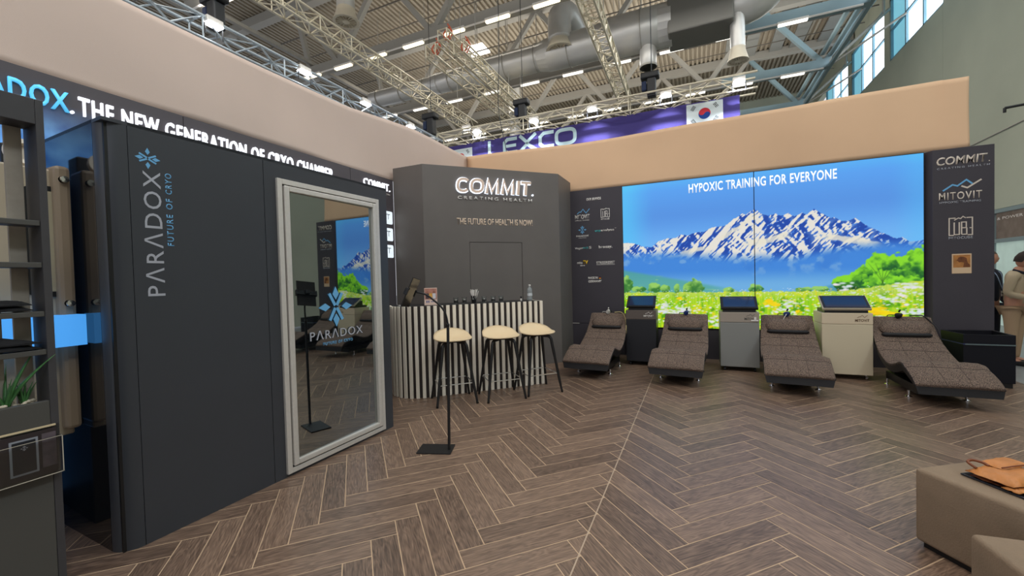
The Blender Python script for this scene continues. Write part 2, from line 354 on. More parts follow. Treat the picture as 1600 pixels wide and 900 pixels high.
# ================================================================== SETTING
# ---- herringbone floor of the stand
TW, TL, GAP = .15, .75, .0055
def wood():
    m = D.materials.new('oak_look_plank'); m.use_nodes = True; nt = m.node_tree; b = nt.nodes['Principled BSDF']; L = nt.links.new
    uv = nt.nodes.new('ShaderNodeUVMap'); oi = nt.nodes.new('ShaderNodeObjectInfo')
    cmb = nt.nodes.new('ShaderNodeCombineXYZ'); mul = nt.nodes.new('ShaderNodeMath'); mul.operation = 'MULTIPLY'; mul.inputs[1].default_value = 37
    L(oi.outputs['Random'], mul.inputs[0]); L(mul.outputs[0], cmb.inputs[0]); L(mul.outputs[0], cmb.inputs[1]); L(mul.outputs[0], cmb.inputs[2])
    add = nt.nodes.new('ShaderNodeVectorMath'); L(uv.outputs[0], add.inputs[0]); L(cmb.outputs[0], add.inputs[1])
    mp = nt.nodes.new('ShaderNodeMapping'); mp.inputs['Scale'].default_value = (1.5, 9, 1); L(add.outputs[0], mp.inputs[0])
    n = nt.nodes.new('ShaderNodeTexNoise'); n.inputs['Scale'].default_value = 1.4; n.inputs['Detail'].default_value = 2; n.inputs['Distortion'].default_value = .9; L(mp.outputs[0], n.inputs[0])
    w = nt.nodes.new('ShaderNodeMath'); w.operation = 'MULTIPLY'; w.inputs[1].default_value = 60; L(n.outputs[0], w.inputs[0])
    sn = nt.nodes.new('ShaderNodeMath'); sn.operation = 'SINE'; L(w.outputs[0], sn.inputs[0])
    mp2 = nt.nodes.new('ShaderNodeMapping'); mp2.inputs['Scale'].default_value = (9, 150, 1); L(add.outputs[0], mp2.inputs[0])
    n2 = nt.nodes.new('ShaderNodeTexNoise'); n2.inputs['Scale'].default_value = 1; n2.inputs['Detail'].default_value = 5; L(mp2.outputs[0], n2.inputs[0])
    a1 = nt.nodes.new('ShaderNodeMath'); a1.operation = 'MULTIPLY_ADD'; a1.inputs[1].default_value = .085; L(sn.outputs[0], a1.inputs[0]); L(n2.outputs[0], a1.inputs[2])
    a2 = nt.nodes.new('ShaderNodeMath'); a2.operation = 'MULTIPLY_ADD'; a2.inputs[1].default_value = .22; L(oi.outputs['Random'], a2.inputs[0]); L(a1.outputs[0], a2.inputs[2])
    cr = nt.nodes.new('ShaderNodeValToRGB'); cr.color_ramp.elements[0].position = .28; cr.color_ramp.elements[0].color = rgb(70, 55, 46)
    cr.color_ramp.elements[1].position = .95; cr.color_ramp.elements[1].color = rgb(152, 126, 106); e = cr.color_ramp.elements.new(.58); e.color = rgb(112, 91, 77)
    L(a2.outputs[0], cr.inputs[0]); L(cr.outputs[0], b.inputs['Base Color']); b.inputs['Roughness'].default_value = .36; b.inputs['Specular IOR Level'].default_value = .5
    bp = nt.nodes.new('ShaderNodeBump'); bp.inputs['Strength'].default_value = .15; bp.inputs['Distance'].default_value = .002; L(n2.outputs[0], bp.inputs['Height']); L(bp.outputs[0], b.inputs['Normal'])
    return m
M_wood = wood()
M_grout = mat('pale_grout', (196, 168, 138), .8)
FX0, FX1, FY0, FY1, SEAM = -4.42, 3.79, -1.0, 7.80, -.60
floor = box('floor', (FX0, FX1), (FY0, FY1), (-.06, -.0008), M_grout); floor['kind'] = 'structure'; floor['label'] = 'grey-brown wood-look herringbone floor with pale joints'
def cell2w(a, b): return Vector(((a-b)*S2*TW, (a+b)*S2*TW, 0))
def clip(poly, ax, lim, keep_less):
    out = []
    for i in range(len(poly)):
        p, q = poly[i], poly[(i+1) % len(poly)]
        ip = (p[ax] <= lim) if keep_less else (p[ax] >= lim); iq = (q[ax] <= lim) if keep_less else (q[ax] >= lim)
        if ip: out.append(p)
        if ip != iq:
            t = (lim-p[ax])/(q[ax]-p[ax]); out.append(p+(q-p)*t)
    return out
def pix(P):
    d = Vector(P)-Vector((0, 0, 1.507)); z = d.dot(fwd)
    if z < .15: return None
    return (800+643.69*d.dot(right)/z, 450-643.69*d.dot(up)/z)
tiles = []
g = GAP/TW/2
for side, (ga, gb) in ((0, (2.2865, 18.8333)), (1, (2.2865+9.034, 18.8333-6.990))):
    x0, x1 = (FX0, SEAM-.004) if side == 0 else (SEAM+.004, FX1)
    done = set()
    for m_ in range(-130, 130):
        for j in range(-14, 14):
            for typ in 'AB':
                if side == 0: oa, ob = (m_-4+10*j, m_) if typ == 'A' else (m_+10*j, m_-5)
                else: oa, ob = (m_+10*j, m_) if typ == 'A' else (m_+10*j, m_-9)
                la, lb = (5, 1) if typ == 'A' else (1, 5)
                c = cell2w(oa+ga+la/2, ob+gb+lb/2)
                if not (x0-.5 < c.x < x1+.5 and FY0-.5 < c.y < FY1+.5): continue
                if (oa, ob, typ) in done: continue
                done.add((oa, ob, typ))
                q = [(oa+g, ob+g), (oa+la-g, ob+g), (oa+la-g, ob+lb-g), (oa+g, ob+lb-g)]
                P = [cell2w(a+ga, b+gb) for a, b in q]; full = P
                for ax, lim, kl in ((0, x0, 0), (0, x1, 1), (1, FY0, 0), (1, FY1, 1)):
                    P = clip(P, ax, lim, kl)
                    if len(P) < 3: break
                if len(P) < 3: continue
                ar = abs(sum(P[i].x*P[(i+1) % len(P)].y-P[(i+1) % len(P)].x*P[i].y for i in range(len(P))))/2
                if ar < 2e-4: continue
                pp = [pix(v) for v in P]; scr = 0
                if all(pp):
                    pc = [(min(max(a, 0), 1600), min(max(b, 0), 900)) for a, b in pp]
                    scr = abs(sum(pc[i][0]*pc[(i+1) % len(pc)][1]-pc[(i+1) % len(pc)][0]*pc[i][1] for i in range(len(pc))))/2
                cc = sum(P, Vector())/len(P)
                if cc.x < -2.95 and cc.y > 1.2: scr = 0          # under the cabin
                tiles.append((scr, typ, P, full, len(P) == 4 and ar > .98*(TL-GAP)*(TW-GAP), cell2w(oa+ga, ob+gb)))
tiles.sort(key=lambda t: -t[0])
def tile_bm(bm, P, uvl, e1, o, ru, zt=0):
    n = len(P); c = sum(P, Vector())/n; bev = .0006
    a = [bm.verts.new((p.x, p.y, -.004)) for p in P]
    b = [bm.verts.new((p.x+(c-p).normalized().x*bev, p.y+(c-p).normalized().y*bev, zt)) for p in P]
    fs = [bm.faces.new(b)]+[bm.faces.new((a[i], a[(i+1) % n], b[(i+1) % n], b[i])) for i in range(n)]
    e2 = Vector((-e1.y, e1.x, 0))
    for f in fs:
        for lp in f.loops:
            d = lp.vert.co-o; lp[uvl].uv = (d.dot(e1)+ru, d.dot(e2)+ru*1.7)
dirA, dirB = Vector((S2, S2, 0)), Vector((-S2, S2, 0))
def tile_mesh(P, e1, o):
    bm = bmesh.new(); uvl = bm.loops.layers.uv.new('UVMap'); tile_bm(bm, P, uvl, e1, o, 0)
    for f in bm.faces: f.normal_update()
    if bm.faces[:][0].normal.z < 0: bmesh.ops.reverse_faces(bm, faces=bm.faces)
    me = D.meshes.new('floor_tile'); bm.to_mesh(me); bm.free(); me.materials.append(M_wood); return me
shared = {}
nind = 299
for k, (scr, typ, P, full, isfull, org) in enumerate(tiles[:nind]):
    e1 = dirA if typ == 'A' else dirB
    if isfull:
        if typ not in shared: shared[typ] = tile_mesh([p-org for p in full], e1, Vector())
        link('floor_tile', shared[typ], floor, None, Matrix.Translation(org+Vector((0, 0, rng.uniform(-.0006, .0006)))))
    else: link('floor_tile', tile_mesh([p-org for p in P], e1, Vector()), floor, None, Matrix.Translation(org))
bm = bmesh.new(); uvl = bm.loops.layers.uv.new('UVMap')
for scr, typ, P, full, isfull, org in tiles[nind:]: tile_bm(bm, P, uvl, dirA if typ == 'A' else dirB, org, rng.random()*50)
for f in bm.faces: f.normal_update()
me = D.meshes.new('floor_tile_field'); bm.to_mesh(me); bm.free(); me.materials.append(M_wood)
link('floor_tile_field', me, floor)['kind'] = 'stuff'
sm_ = box('joint_strip', (SEAM-.0022, SEAM+.0022), (FY0, FY1), (-.004, .0004), mat('pale_metal_strip', (186, 172, 156), .4, metal=.4), floor)
hf = box('floor', (-30, 12), (-14, 42), (-.2, -.062), mat('hall_concrete', (128, 130, 130), .35, noise=.12, nscale=2)); hf['kind'] = 'structure'; hf['label'] = 'smooth grey concrete floor of the exhibition hall'

# ---- left stand wall with lit slogan
ZT = 3.13; XL = -4.42
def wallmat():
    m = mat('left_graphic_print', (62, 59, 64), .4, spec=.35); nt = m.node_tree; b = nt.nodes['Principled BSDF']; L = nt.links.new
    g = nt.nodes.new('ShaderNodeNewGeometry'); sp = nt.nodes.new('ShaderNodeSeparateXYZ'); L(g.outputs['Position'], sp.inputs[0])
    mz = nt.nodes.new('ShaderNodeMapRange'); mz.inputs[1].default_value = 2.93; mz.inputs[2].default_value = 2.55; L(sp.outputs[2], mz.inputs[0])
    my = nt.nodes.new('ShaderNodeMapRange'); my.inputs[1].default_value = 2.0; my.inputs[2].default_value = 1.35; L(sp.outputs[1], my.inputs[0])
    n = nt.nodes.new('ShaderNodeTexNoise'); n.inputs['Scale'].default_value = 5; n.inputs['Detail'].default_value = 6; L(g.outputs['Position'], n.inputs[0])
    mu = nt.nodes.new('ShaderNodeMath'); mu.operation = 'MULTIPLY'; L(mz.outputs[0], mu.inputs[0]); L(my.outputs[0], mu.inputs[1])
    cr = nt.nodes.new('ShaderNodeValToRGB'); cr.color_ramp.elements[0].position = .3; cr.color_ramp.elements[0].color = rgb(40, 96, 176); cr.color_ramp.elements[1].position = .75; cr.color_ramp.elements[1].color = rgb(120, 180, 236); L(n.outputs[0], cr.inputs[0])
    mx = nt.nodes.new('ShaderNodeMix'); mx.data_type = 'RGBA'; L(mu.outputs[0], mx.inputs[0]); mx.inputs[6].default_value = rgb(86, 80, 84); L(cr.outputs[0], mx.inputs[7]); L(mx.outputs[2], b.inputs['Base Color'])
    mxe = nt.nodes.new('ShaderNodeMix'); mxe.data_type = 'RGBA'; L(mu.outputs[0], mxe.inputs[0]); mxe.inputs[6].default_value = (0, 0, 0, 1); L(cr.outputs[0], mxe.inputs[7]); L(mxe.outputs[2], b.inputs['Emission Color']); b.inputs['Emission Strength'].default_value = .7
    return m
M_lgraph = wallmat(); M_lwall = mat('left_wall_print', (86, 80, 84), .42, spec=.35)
wl = box('wall_left', (XL-.12, XL-.022), (-2, 5.32), (-.06, ZT-.005), mat('wall_core', (160, 150, 140), .6)); wl['kind'] = 'structure'
for y0, y1 in ((-2, .28), (.28, 2.35), (2.35, 4.42), (4.42, 5.32)):
    box('wall_panel', (XL-.02, XL), (y0+.003, y1-.003), (0, ZT), M_lgraph if y0 < 2 else M_lwall, wl, bev=.002)
text('slogan_lettering', 'PARADOX', (XL, .90, 2.875), Y_, Z_, .66, .152, M_litblue, wl, ext=.02, bold=.012, spacing=1.12, label='blue lit lettering')
text('slogan_lettering', '.', (XL, 1.565, 2.875), Y_, Z_, .022, .024, M_lit, wl, ext=.02, label='white lit lettering')
text('slogan_lettering', 'THE NEW GENERATION OF CRYO CHAMBER', (XL, 1.615, 2.875), Y_, Z_, 2.49, .15, M_lit, wl, ext=.02, bold=.014, spacing=1.14, label='white lit lettering')
text('sign_lettering', 'COMMIT.', (XL, 4.66, 2.925), Y_, Z_, .57, .115, M_lit, wl, ext=.02, bold=.012, spacing=1.12)
text('sign_lettering', 'CREATING HEALTH', (XL, 4.68, 2.865), Y_, Z_, .55, .026, M_white, wl, ext=.004, bold=.01)
M_card = mat('lit_card', (228, 238, 246), .5, emit=.75)
for z in (2.415, 2.15, 1.885):
    c = prism('lit_card', [(math.cos(a)*.02+cx, math.sin(a)*.02+cy) for cx, cy, a0 in ((.19, .18, 0), (.02, .18, 90), (.02, .02, 180), (.19, .02, 270)) for a in (R(a0), R(a0+45), R(a0+90))], 0, .012, M_card, wl, M=frameM((XL, 5.055, z), Y_, Z_))
    polys('card_mark', stroke([(.06, .10), (.06, .15), (.15, .15)], .012)+stroke([(.11, .15), (.11, .07)], .010), (XL+.0125, 5.055, z), Y_, Z_, mat('grey_mark', (90, 100, 110), .6), wl, ext=.001)

# ---- back stand wall with the light box
YB = 7.73
wb = box('wall_back', (-4.54, 3.68), (YB+.16, YB+.24), (-.06, ZT-.02), mat('wall_core', (160, 150, 140), .6)); wb['kind'] = 'structure'
box('wall_panel', (-2.20, -1.206), (YB, YB+.16), (.62, ZT+.015), M_panel2, wb, bev=.003)
box('wall_panel', (-2.20, -1.206), (YB, YB+.16), (0, .612), M_panel2, wb, bev=.003)
box('wall_panel', (-1.20, 2.96), (YB+.01, YB+.16), (0, .545), M_panel2, wb)
box('baseboard_back', (-2.18, 2.96), (YB-.012, YB), (0, .05), mat('pale_skirting', (150, 130, 112), .5), wb)
box('joint_rail', (-2.195, -2.05), (YB-.008, YB), (.610, .622), M_alu, wb)
# brand directory on the narrow dark panel
bd = wb; yb = YB-.001
def tx(body, x0, x1, z0, h, mt=M_white, bold=.015, **k): return text('brand_lettering', body, (x0, yb, z0), X_, Z_, x1-x0, h, mt, bd, ext=.002, bold=bold, **k)
tx('OUR BRANDS', -1.865, -1.59, 2.935, .05, bold=.03)
polys('brand_mark', zigzag(.24, .085), (-2.05, yb, 2.70), X_, Z_, M_skyblue, bd)
tx('MITOVIT', -2.09, -1.81, 2.60, .085, bold=.012, spacing=1.1); tx('HYPOXIC TRAINING', -2.09, -1.82, 2.565, .018)
polys('brand_mark', cube_logo(.155), (-1.595, yb, 2.60), X_, Z_, M_white, bd); tx('MITOCUBE', -1.595, -1.44, 2.553, .028)
polys('brand_mark', emblem(.082), (-1.955, yb, 2.395), X_, Z_, M_skyblue, bd)
tx('PARADOX', -2.075, -1.835, 2.262, .034); tx('FUTURE OF CRYO', -2.03, -1.88, 2.236, .012)
tx('vns', -1.72, -1.61, 2.335, .035, mat('teal_lettering', (60, 180, 180), .5)); tx('analyse', -1.605, -1.36, 2.33, .055); tx('TM', -1.35, -1.32, 2.38, .014)
tx('Vegan', -2.11, -1.95, 2.02, .05); tx('N D', -1.945, -1.85, 2.032, .036, mat('teal_lettering', (60, 180, 180), .5)); tx('S', -1.835, -1.79, 2.03, .05)
tx('breezy.', -1.65, -1.40, 2.015, .065, bold=.03)
tx('mito', -2.07, -1.965, 1.745, .05); tx('TV', -1.955, -1.86, 1.74, .075, mat('yellow_lettering', (240, 196, 30), .5), bold=.05); polys('brand_mark', stroke([(0, 0), (.05, 0)], .012)+stroke([(.06, 0), (.09, 0)], .012), (-2.01, yb, 1.718), X_, Z_, M_white, bd)
tx('STRESSRESIST', -1.70, -1.36, 1.735, .05, bold=.02); polys('brand_mark', stroke([(0, 0), (.34, 0)], .006), (-1.70, yb, 1.722), X_, Z_, M_white, bd)
tx('MADE IN', -1.86, -1.68, 1.455, .045, bold=.03); tx('GERMANY', -1.86, -1.61, 1.39, .045, bold=.03)
for i, c in enumerate([(20, 20, 20), (200, 40, 30), (235, 190, 40)]): polys('brand_mark', [[(0, 0), (.035, 0), (.035, .012), (0, .012)]], (-1.655, yb, 1.485-i*.013), X_, Z_, mat('flag_band_%d' % i, c, .6), bd)

# the backlit alpine picture, two fabric panels in a frame
A = alpine(); H_, W_ = A.shape[:2]
lb = thing('light_box', 'wide backlit picture of snowy mountains above a flower meadow on the back wall', 'light box', (.88, YB, 0))
ml = D.materials.new('backlit_print'); ml.use_nodes = True; nt = ml.node_tree; b = nt.nodes['Principled BSDF']
at = nt.nodes.new('ShaderNodeVertexColor'); at.layer_name = 'print'; nt.links.new(at.outputs[0], b.inputs['Emission Color']); b.inputs['Emission Strength'].default_value = .92
b.inputs['Base Color'].default_value = (.02, .02, .02, 1); b.inputs['Roughness'].default_value = .8; b.inputs['Specular IOR Level'].default_value = .1
lut = np.array([lin(float(i)) if i > 1 else i/255/12.92 for i in range(256)])
for c0, c1 in ((0, W_//2), (W_//2, W_)):
    x0, x1 = -1.20+4.16*c0/W_+(.006 if c0 else 0), -1.20+4.16*c1/W_-(0 if c0 else .006)
    nx, ny = c1-c0, H_
    gx = np.linspace(x0, x1, nx)-.88; gz = np.linspace(.572, 3.128, ny)
    V = np.empty((ny, nx, 3)); V[..., 0] = gx[None]; V[..., 1] = 0; V[..., 2] = gz[:, None]
    i = np.arange(ny-1)[:, None]*nx+np.arange(nx-1)[None]; F = np.stack([i, i+1, i+nx+1, i+nx], -1).reshape(-1, 4)
    me = D.meshes.new('print_panel'); me.vertices.add(nx*ny); me.vertices.foreach_set('co', V.ravel())
    me.loops.add(F.size); me.loops.foreach_set('vertex_index', F.ravel().astype(np.int32)); me.polygons.add(len(F)); me.polygons.foreach_set('loop_start', np.arange(len(F), dtype=np.int32)*4)
    me.update(calc_edges=True)
    ca = me.color_attributes.new('print', 'FLOAT_COLOR', 'POINT'); cc = np.ones((ny*nx, 4)); cc[:, :3] = lut[A[:, c0:c1].reshape(-1, 3).astype(int)]
    ca.data.foreach_set('color', cc.ravel()); me.materials.append(ml); link('print_panel', me, lb)
boxes('frame', [((-2.08, 2.08), (.005, .12), (.556, .566)), ((-2.08, 2.08), (.005, .12), (3.132, 3.137)), ((-2.086, -2.08), (.005, .12), (.556, 3.137)), ((2.08, 2.086), (.005, .12), (.556, 3.137)), ((-.004, .004), (-.002, .12), (.566, 3.132))], M_black, lb)
box('backing', (-2.08, 2.08), (.03, .15), (.566, 3.13), M_black, lb)
text('picture_lettering', 'HYPOXIC TRAINING FOR EVERYONE', (-.09-.88, -.001, 2.887), X_, Z_, 2.06, .155, mat('pale_print_lettering', (226, 232, 240), .6, emit=.72), lb, ext=.001, bold=.022, spacing=1.08, label='white lettering')

# ---- chamfered corner room of the stand with the lit sign
wc = thing('wall_corner', 'tall grey chamfered corner cabin wall behind the striped counter', None, (-3.85, 5.32, 0), kind='structure')
ZB = 3.32
mc = M_panel
B_, C_ = Vector((-3.85, 5.32, 0)), Vector((-2.18, 6.99, 0))
o = box('wall_panel', (-.57, -.004), (0, .1), (0, ZB), mc, wc, bev=.003)
o = box('wall_panel', (1.67-.1, 1.67), (1.675, 2.44), (0, ZB), mc, wc, bev=.003)
dg45 = Matrix.Rotation(R(45), 4, 'Z'); Lf = (C_-B_).length
for nm, a, b_, z0, z1 in (('wall_panel', 0, .725, 0, ZB), ('wall_panel', 1.645, Lf, 0, ZB), ('wall_panel', .725, 1.645, 2.115, ZB)):
    box(nm, (a+.0, b_-.0), (0, .1), (z0, z1), mc, wc, bev=.001, M=dg45)
box('flush_door', (.731, 1.639), (.004, .1), (.01, 2.108), mc, wc, bev=.003, M=dg45)
tt = Vector((S2, S2, 0)); nn_ = Vector((S2, -S2, 0))
sg = thing('lit_sign', 'halo-lit sign of white letters on the grey corner wall', 'sign', B_+tt*1.19+Vector((0, 0, 2.78))+nn_*.001)
x = .51
M_face = mat('sign_letter_face', (232, 205, 186), .4); M_halo = mat('halo_light', (225, 238, 255), .5, emit=2.2)
def superarc(cx, cy, rx, ry, a0, a1, n=18):
    out = []
    for k in range(n+1):
        a = R(a0+(a1-a0)*k/n); c, s_ = math.cos(a), math.sin(a); q = (abs(c)**2.6+abs(s_)**2.6)**(-1/2.6); out.append((cx+rx*c*q, cy+ry*s_*q))
    return out
LH = .235; e_ = .022; iy = LH/2
SIGN = [('C', .205, [superarc(.11, iy, .088, iy-e_, 42, 318)]), ('O', .235, [superarc(.115, iy, .095, iy-e_, 0, 360, 24)]),
        ('M', .245, [[(.022, 0), (.022+.012, LH-.004), (.115, .03), (.2, LH-.004), (.215, 0)]]), ('M', .245, [[(.022, 0), (.022+.012, LH-.004), (.115, .03), (.2, LH-.004), (.215, 0)]]),
        ('I', .07, [[(.03, 0), (.03, LH)]]), ('T', .19, [[(0, LH-e_), (.175, LH-e_)], [(.09, LH-e_*2), (.09, 0)]])]
x = .52
for ch, adv, PL in SIGN:
    sh_ = lambda p: (p[0]+.10*p[1], p[1])
    o0 = B_+tt*x+Vector((0, 0, 2.905))-sg.location
    t1 = polys('letter', sum([stroke([sh_(p) for p in q], .040) for q in PL], []), o0+nn_*.030, tt, Z_, M_face, sg, ext=.02)
    hl = polys('halo', sum([stroke([sh_(p) for p in q], .060) for q in PL], []), (0, 0, -.024), X_, Y_, M_halo, t1, ext=.016)
    x += adv*1.105
text('letter', '.', B_+tt*1.835+Vector((0, 0, 2.90))-sg.location+nn_*.02, tt, Z_, .03, .03, M_halo, sg, ext=.02)
words('tagline_lettering', 'CREATING HEALTH', B_+tt*.55+Vector((0, 0, 2.80))-sg.location, tt, Z_, 1.31, .052, M_white, sg, ext=.015, bold=.012, spacing=1.5)
text('slogan_lettering', 'THE FUTURE OF HEALTH IS NOW!', B_+tt*.525+Vector((0, 0, 2.395))-B_, tt, Z_, 1.325, .105, mat('peach_lettering', (226, 200, 176), .5), wc, ext=.003, bold=.015)

# ---- hanging fabric banners above the walls
def drape(name, pts, thick, normal, label, mt_=None):
    # pts: (x, y, ztop); lower edge 2.9; gentle folds, tapering sag at the top
    vs = []; fs = []; rows = 14; n = len(pts)
    nv = Vector(normal)
    for k, (x, y, zt) in enumerate(pts):
        for r in range(rows+1):
            zb = 3.152 if mt_ else 3.14; t = r/rows; z = zb+(zt-zb)*t
            f = .012*math.sin(k*.9)*(1-t)+.01*math.sin(k*.37+2)+.016*math.sin(k*.23+3*t)
            vs.append(Vector((x, y, z))+nv*f)
    for k in range(n-1):
        for r in range(rows):
            a = k*(rows+1)+r; fs.append((a, a+rows+1, a+rows+2, a+1))
    o = mesh(name, vs, fs, mt_ or M_beige_cool, None, True)
    s = o.modifiers.new('thickness', 'SOLIDIFY'); s.thickness = thick
    return tag(o, label, 'fabric banner')
def interp(tab, a): return float(np.interp(a, [t[0] for t in tab], [t[1] for t in tab]))
ys = np.linspace(-2.2, 7.84, 64)
lt = [(-2.2, 4.0), (3.1, 3.98), (4.5, 4.01), (5.86, 4.145), (6.8, 4.17), (7.9, 4.16)]
bx = Vector
db = drape('fabric_banner', [(XL-.05, y, interp(lt, y)) for y in ys], .006, (1, 0, 0), 'long beige fabric banner with cool light in its colour, stretched above the left wall')
rt = [(-4.6, 4.17), (-3.93, 4.145), (-3.06, 4.11), (-2.07, 4.068), (-1.16, 4.068), (-.13, 4.09), (1.5, 4.10), (2.33, 4.13), (3.2, 4.142), (3.47, 4.13)]
drape('fabric_banner', [(x, YB+.09, interp(rt, x)) for x in np.linspace(-4.50, 3.2, 50)]+[(3.22, YB+.072, 4.13), (3.30, YB+.07, 4.128), (3.40, YB+.07, 4.126), (3.44, YB+.072, 4.125), (3.47, YB+.08, 4.124)], .006, (0, 1, 0), 'beige fabric banner with warm light in its colour, stretched above the back wall', M_beige_warm)

# ---- printed column at the right end
co = thing('display_column', 'dark grey printed column right of the mountain picture', 'column', (3.34, 7.75, 0))
prism('column_body', [(3.045-3.34, 7.70-7.75), (3.668-3.34, 7.70-7.75), (3.668-3.34, .12), (2.972-3.34, .12), (2.972-3.34, .06)], 0, ZT+.01, M_panel2, co, bev=.002)
yc = -.051
def cx_(body, x0, x1, z0, h, mt=M_greylet, bold=.01, **k): return text('column_lettering', body, (x0-3.34, yc, z0), X_, Z_, x1-x0, h, mt, co, ext=.002, bold=bold, **k)
M_cl = mat('cream_lettering', (214, 200, 186), .5)
cx_('COMMIT', 3.085, 3.60, 2.915, .115, M_cl, .02, shear=.12); cx_('.', 3.61, 3.622, 2.915, .014, M_cl); cx_('CREATING HEALTH', 3.09, 3.62, 2.862, .024, spacing=1.4)
polys('brand_mark', stroke([(0, 0), (.10, .075), (.15, .055), (.24, .13), (.30, .07)], .02), (3.15-3.34, yc, 2.565), X_, Z_, M_skyblue, co)
polys('brand_mark', stroke([(0, .05), (.06, .02), (.20, .12)], .02), (3.34-3.34, yc, 2.565), X_, Z_, M_cl, co)
cx_('MITOVIT', 3.11, 3.545, 2.435, .105, M_cl, .012, spacing=1.2); cx_('HYPOXIC TRAINING', 3.115, 3.535, 2.388, .028)
polys('brand_mark', cube_logo(.235), (3.215-3.34, yc, 1.945), X_, Z_, M_cl, co); cx_('MITOCUBE', 3.21, 3.455, 1.892, .034, spacing=1.1)
sgp = box('info_plate', (3.241-3.34, 3.442-3.34), (yc-.004, yc+.001), (1.416, 1.688), mat('plate_border', (214, 184, 150), .5), co, bev=.003)
box('plate_print', (3.255-3.34, 3.428-3.34), (yc-.006, yc), (1.50, 1.672), mat('tan_print', (176, 118, 62), .6, noise=.35, nscale=14), sgp)
# a plain profile silhouette in relief on the plate
polys('plate_print', [[(.10, 0), (.11, .06), (.085, .07), (.06, .065), (.045, .085), (.03, .09), (.045, .11), (.05, .13), (.075, .145), (.11, .14), (.135, .12), (.14, .08), (.15, .05), (.17, .03), (.17, 0)]], (3.255-3.34, yc-.006, 1.505), X_, Z_, mat('brown_print', (112, 64, 34), .6, noise=.3, nscale=30), sgp, ext=.001)
# ================================================================== THE HALL
M_deck = mat('roof_deck_steel', (150, 140, 124), .6, noise=.10, nscale=.35)
M_steel = mat('grey_painted_steel', (154, 150, 142), .55)
M_pipe = mat('dark_sprinkler_pipe', (92, 86, 78), .6)
M_steelb = mat('blue_lit_steel', (128, 150, 158), .5)  # truss steel near the right wall, bluish light put into its colour
M_conc = mat('green_grey_concrete', (176, 180, 162), .85, noise=.07, nscale=.5)
# corrugated roof deck, ribs along Y
vs = []; fs = []; x = -24.; zt = 13.3; pr = [(0, 0), (.16, 0), (.20, .11), (.34, .11), (.38, 0)]
row = []
while x < 7.3:
    row += [(x, zt), (x+.10, zt), (x+.125, zt+.10), (x+.195, zt+.10)]; x += .22
row.append((7.34, zt))
for yy in (-12, 12.2, 34): vs += [(a, yy, b) for a, b in row]
n = len(row)
for k in range(2): fs += [(k*n+i, k*n+i+1, (k+1)*n+i+1, (k+1)*n+i) for i in range(n-1)]
ce = mesh('ceiling', vs, fs, M_deck); ce['kind'] = 'structure'; ce['label'] = 'corrugated steel roof deck of the exhibition hall'
box('roof_skin', (-24, 7.5), (-12, 34), (13.46, 13.6), M_steel, ce)
M_sky = mat('skylight_glow', (250, 246, 240), .5, emit=3.0)
sk = box('skylight', (-10.6, -9.55), (18.5, 19.4), (13.22, 13.29), M_sky, ce)
# a strip of flat sound-absorbing panels on the right bays
M_abs = mat('grey_absorber_panel', (122, 122, 118), .8)
for xx in (1.6, 2.5, 3.7, 4.6, 5.8):
    for yy in (13.2, 17.7, 22.2): box('absorber_panel', (xx, xx+.55), (yy, yy+3.7), (13.12, 13.2), M_abs, ce)
# roof trusses: chords along X, V-shaped webs
nodes = [.57+4.45*k for k in range(-6, 2)]
def roof_truss(Y, lab, x0=-24):
    t = thing('roof_truss', lab, 'roof truss', (0, Y, 10.0), group=None)
    box('chord', (-14.4, 1.2), (-.14, .14), (-.0, .34), M_steel, t)
    box('chord', (x0, 7.3), (-.17, .17), (2.9, 3.28), M_steel, t)
    for i, xn in enumerate(nodes):
        if xn < -13.5: continue
        mt_ = M_steelb if xn > 4 else M_steel
        rod('web', (xn, 0, .2), (xn-2.2, 0, 3.0), .13, mt_, t, seg=4, roll=R(45))
        rod('web', (xn, 0, .2), (xn+2.2, 0, 3.0), .13, mt_, t, seg=4, roll=R(45))
        box('gusset', (xn-.3, xn+.3), (-.02, .02), (.05, .55), M_steel, t)
    rod('web', (-14.3, 0, .1), (-15.1, 0, 3.0), .12, M_steel, t, seg=4, roll=R(45))
    box('chord_end', (1.2, 5.2), (-.15, .15), (-.005, .345), M_steelb, t)
    rod('sprinkler_pipe', (-22, 1.0, 2.6), (7.2, 1.0, 2.6), .028, M_pipe, t, seg=6)
    rod('sprinkler_pipe', (-22, 2.6, 2.75), (7.2, 2.6, 2.75), .022, M_pipe, t, seg=6)
    for xx in np.arange(-16, 5, 2.6): rod('pipe_hanger', (xx, 1.0, 2.6), (xx, 1.0, 3.3), .012, M_steel, t, seg=4)
    rod('cable_tray', (-14, -.2, -.06), (5, -.2, -.06), .035, M_white, t, seg=4)
    return t
names = {7.95: 'grey steel roof truss nearest the camera, above the stand', 12.4: 'grey steel roof truss with the nearest row of tube lamps', 17.0: 'grey steel roof truss with the second row of tube lamps', 21.45: 'third grey steel roof truss, far behind the banner', 26.0: 'farthest grey steel roof truss at the hall end'}
for Y, l in names.items(): roof_truss(Y, l)
# cross bracing and edge beams along Y
for xx, lab in ((-14.2, 'long edge beam with double rails joining the left ends of the roof trusses'), (5.25, 'long edge beam joining the right ends of the roof trusses')):
    t = thing('edge_beam', lab, 'beam', (xx, 17, 10.0))
    for dx, dz in ((0, .0), (0, .42), (-.25, .55)): box('rail', (dx-.06, dx+.06), (-15, 12), (dz, dz+.12), M_steel if xx < 0 else M_steelb, t)
for k, xx in enumerate((-11.0, -6.2, -1.8, 2.7)):
    for Yc in (12.4, 17.0, 21.45):
        pass
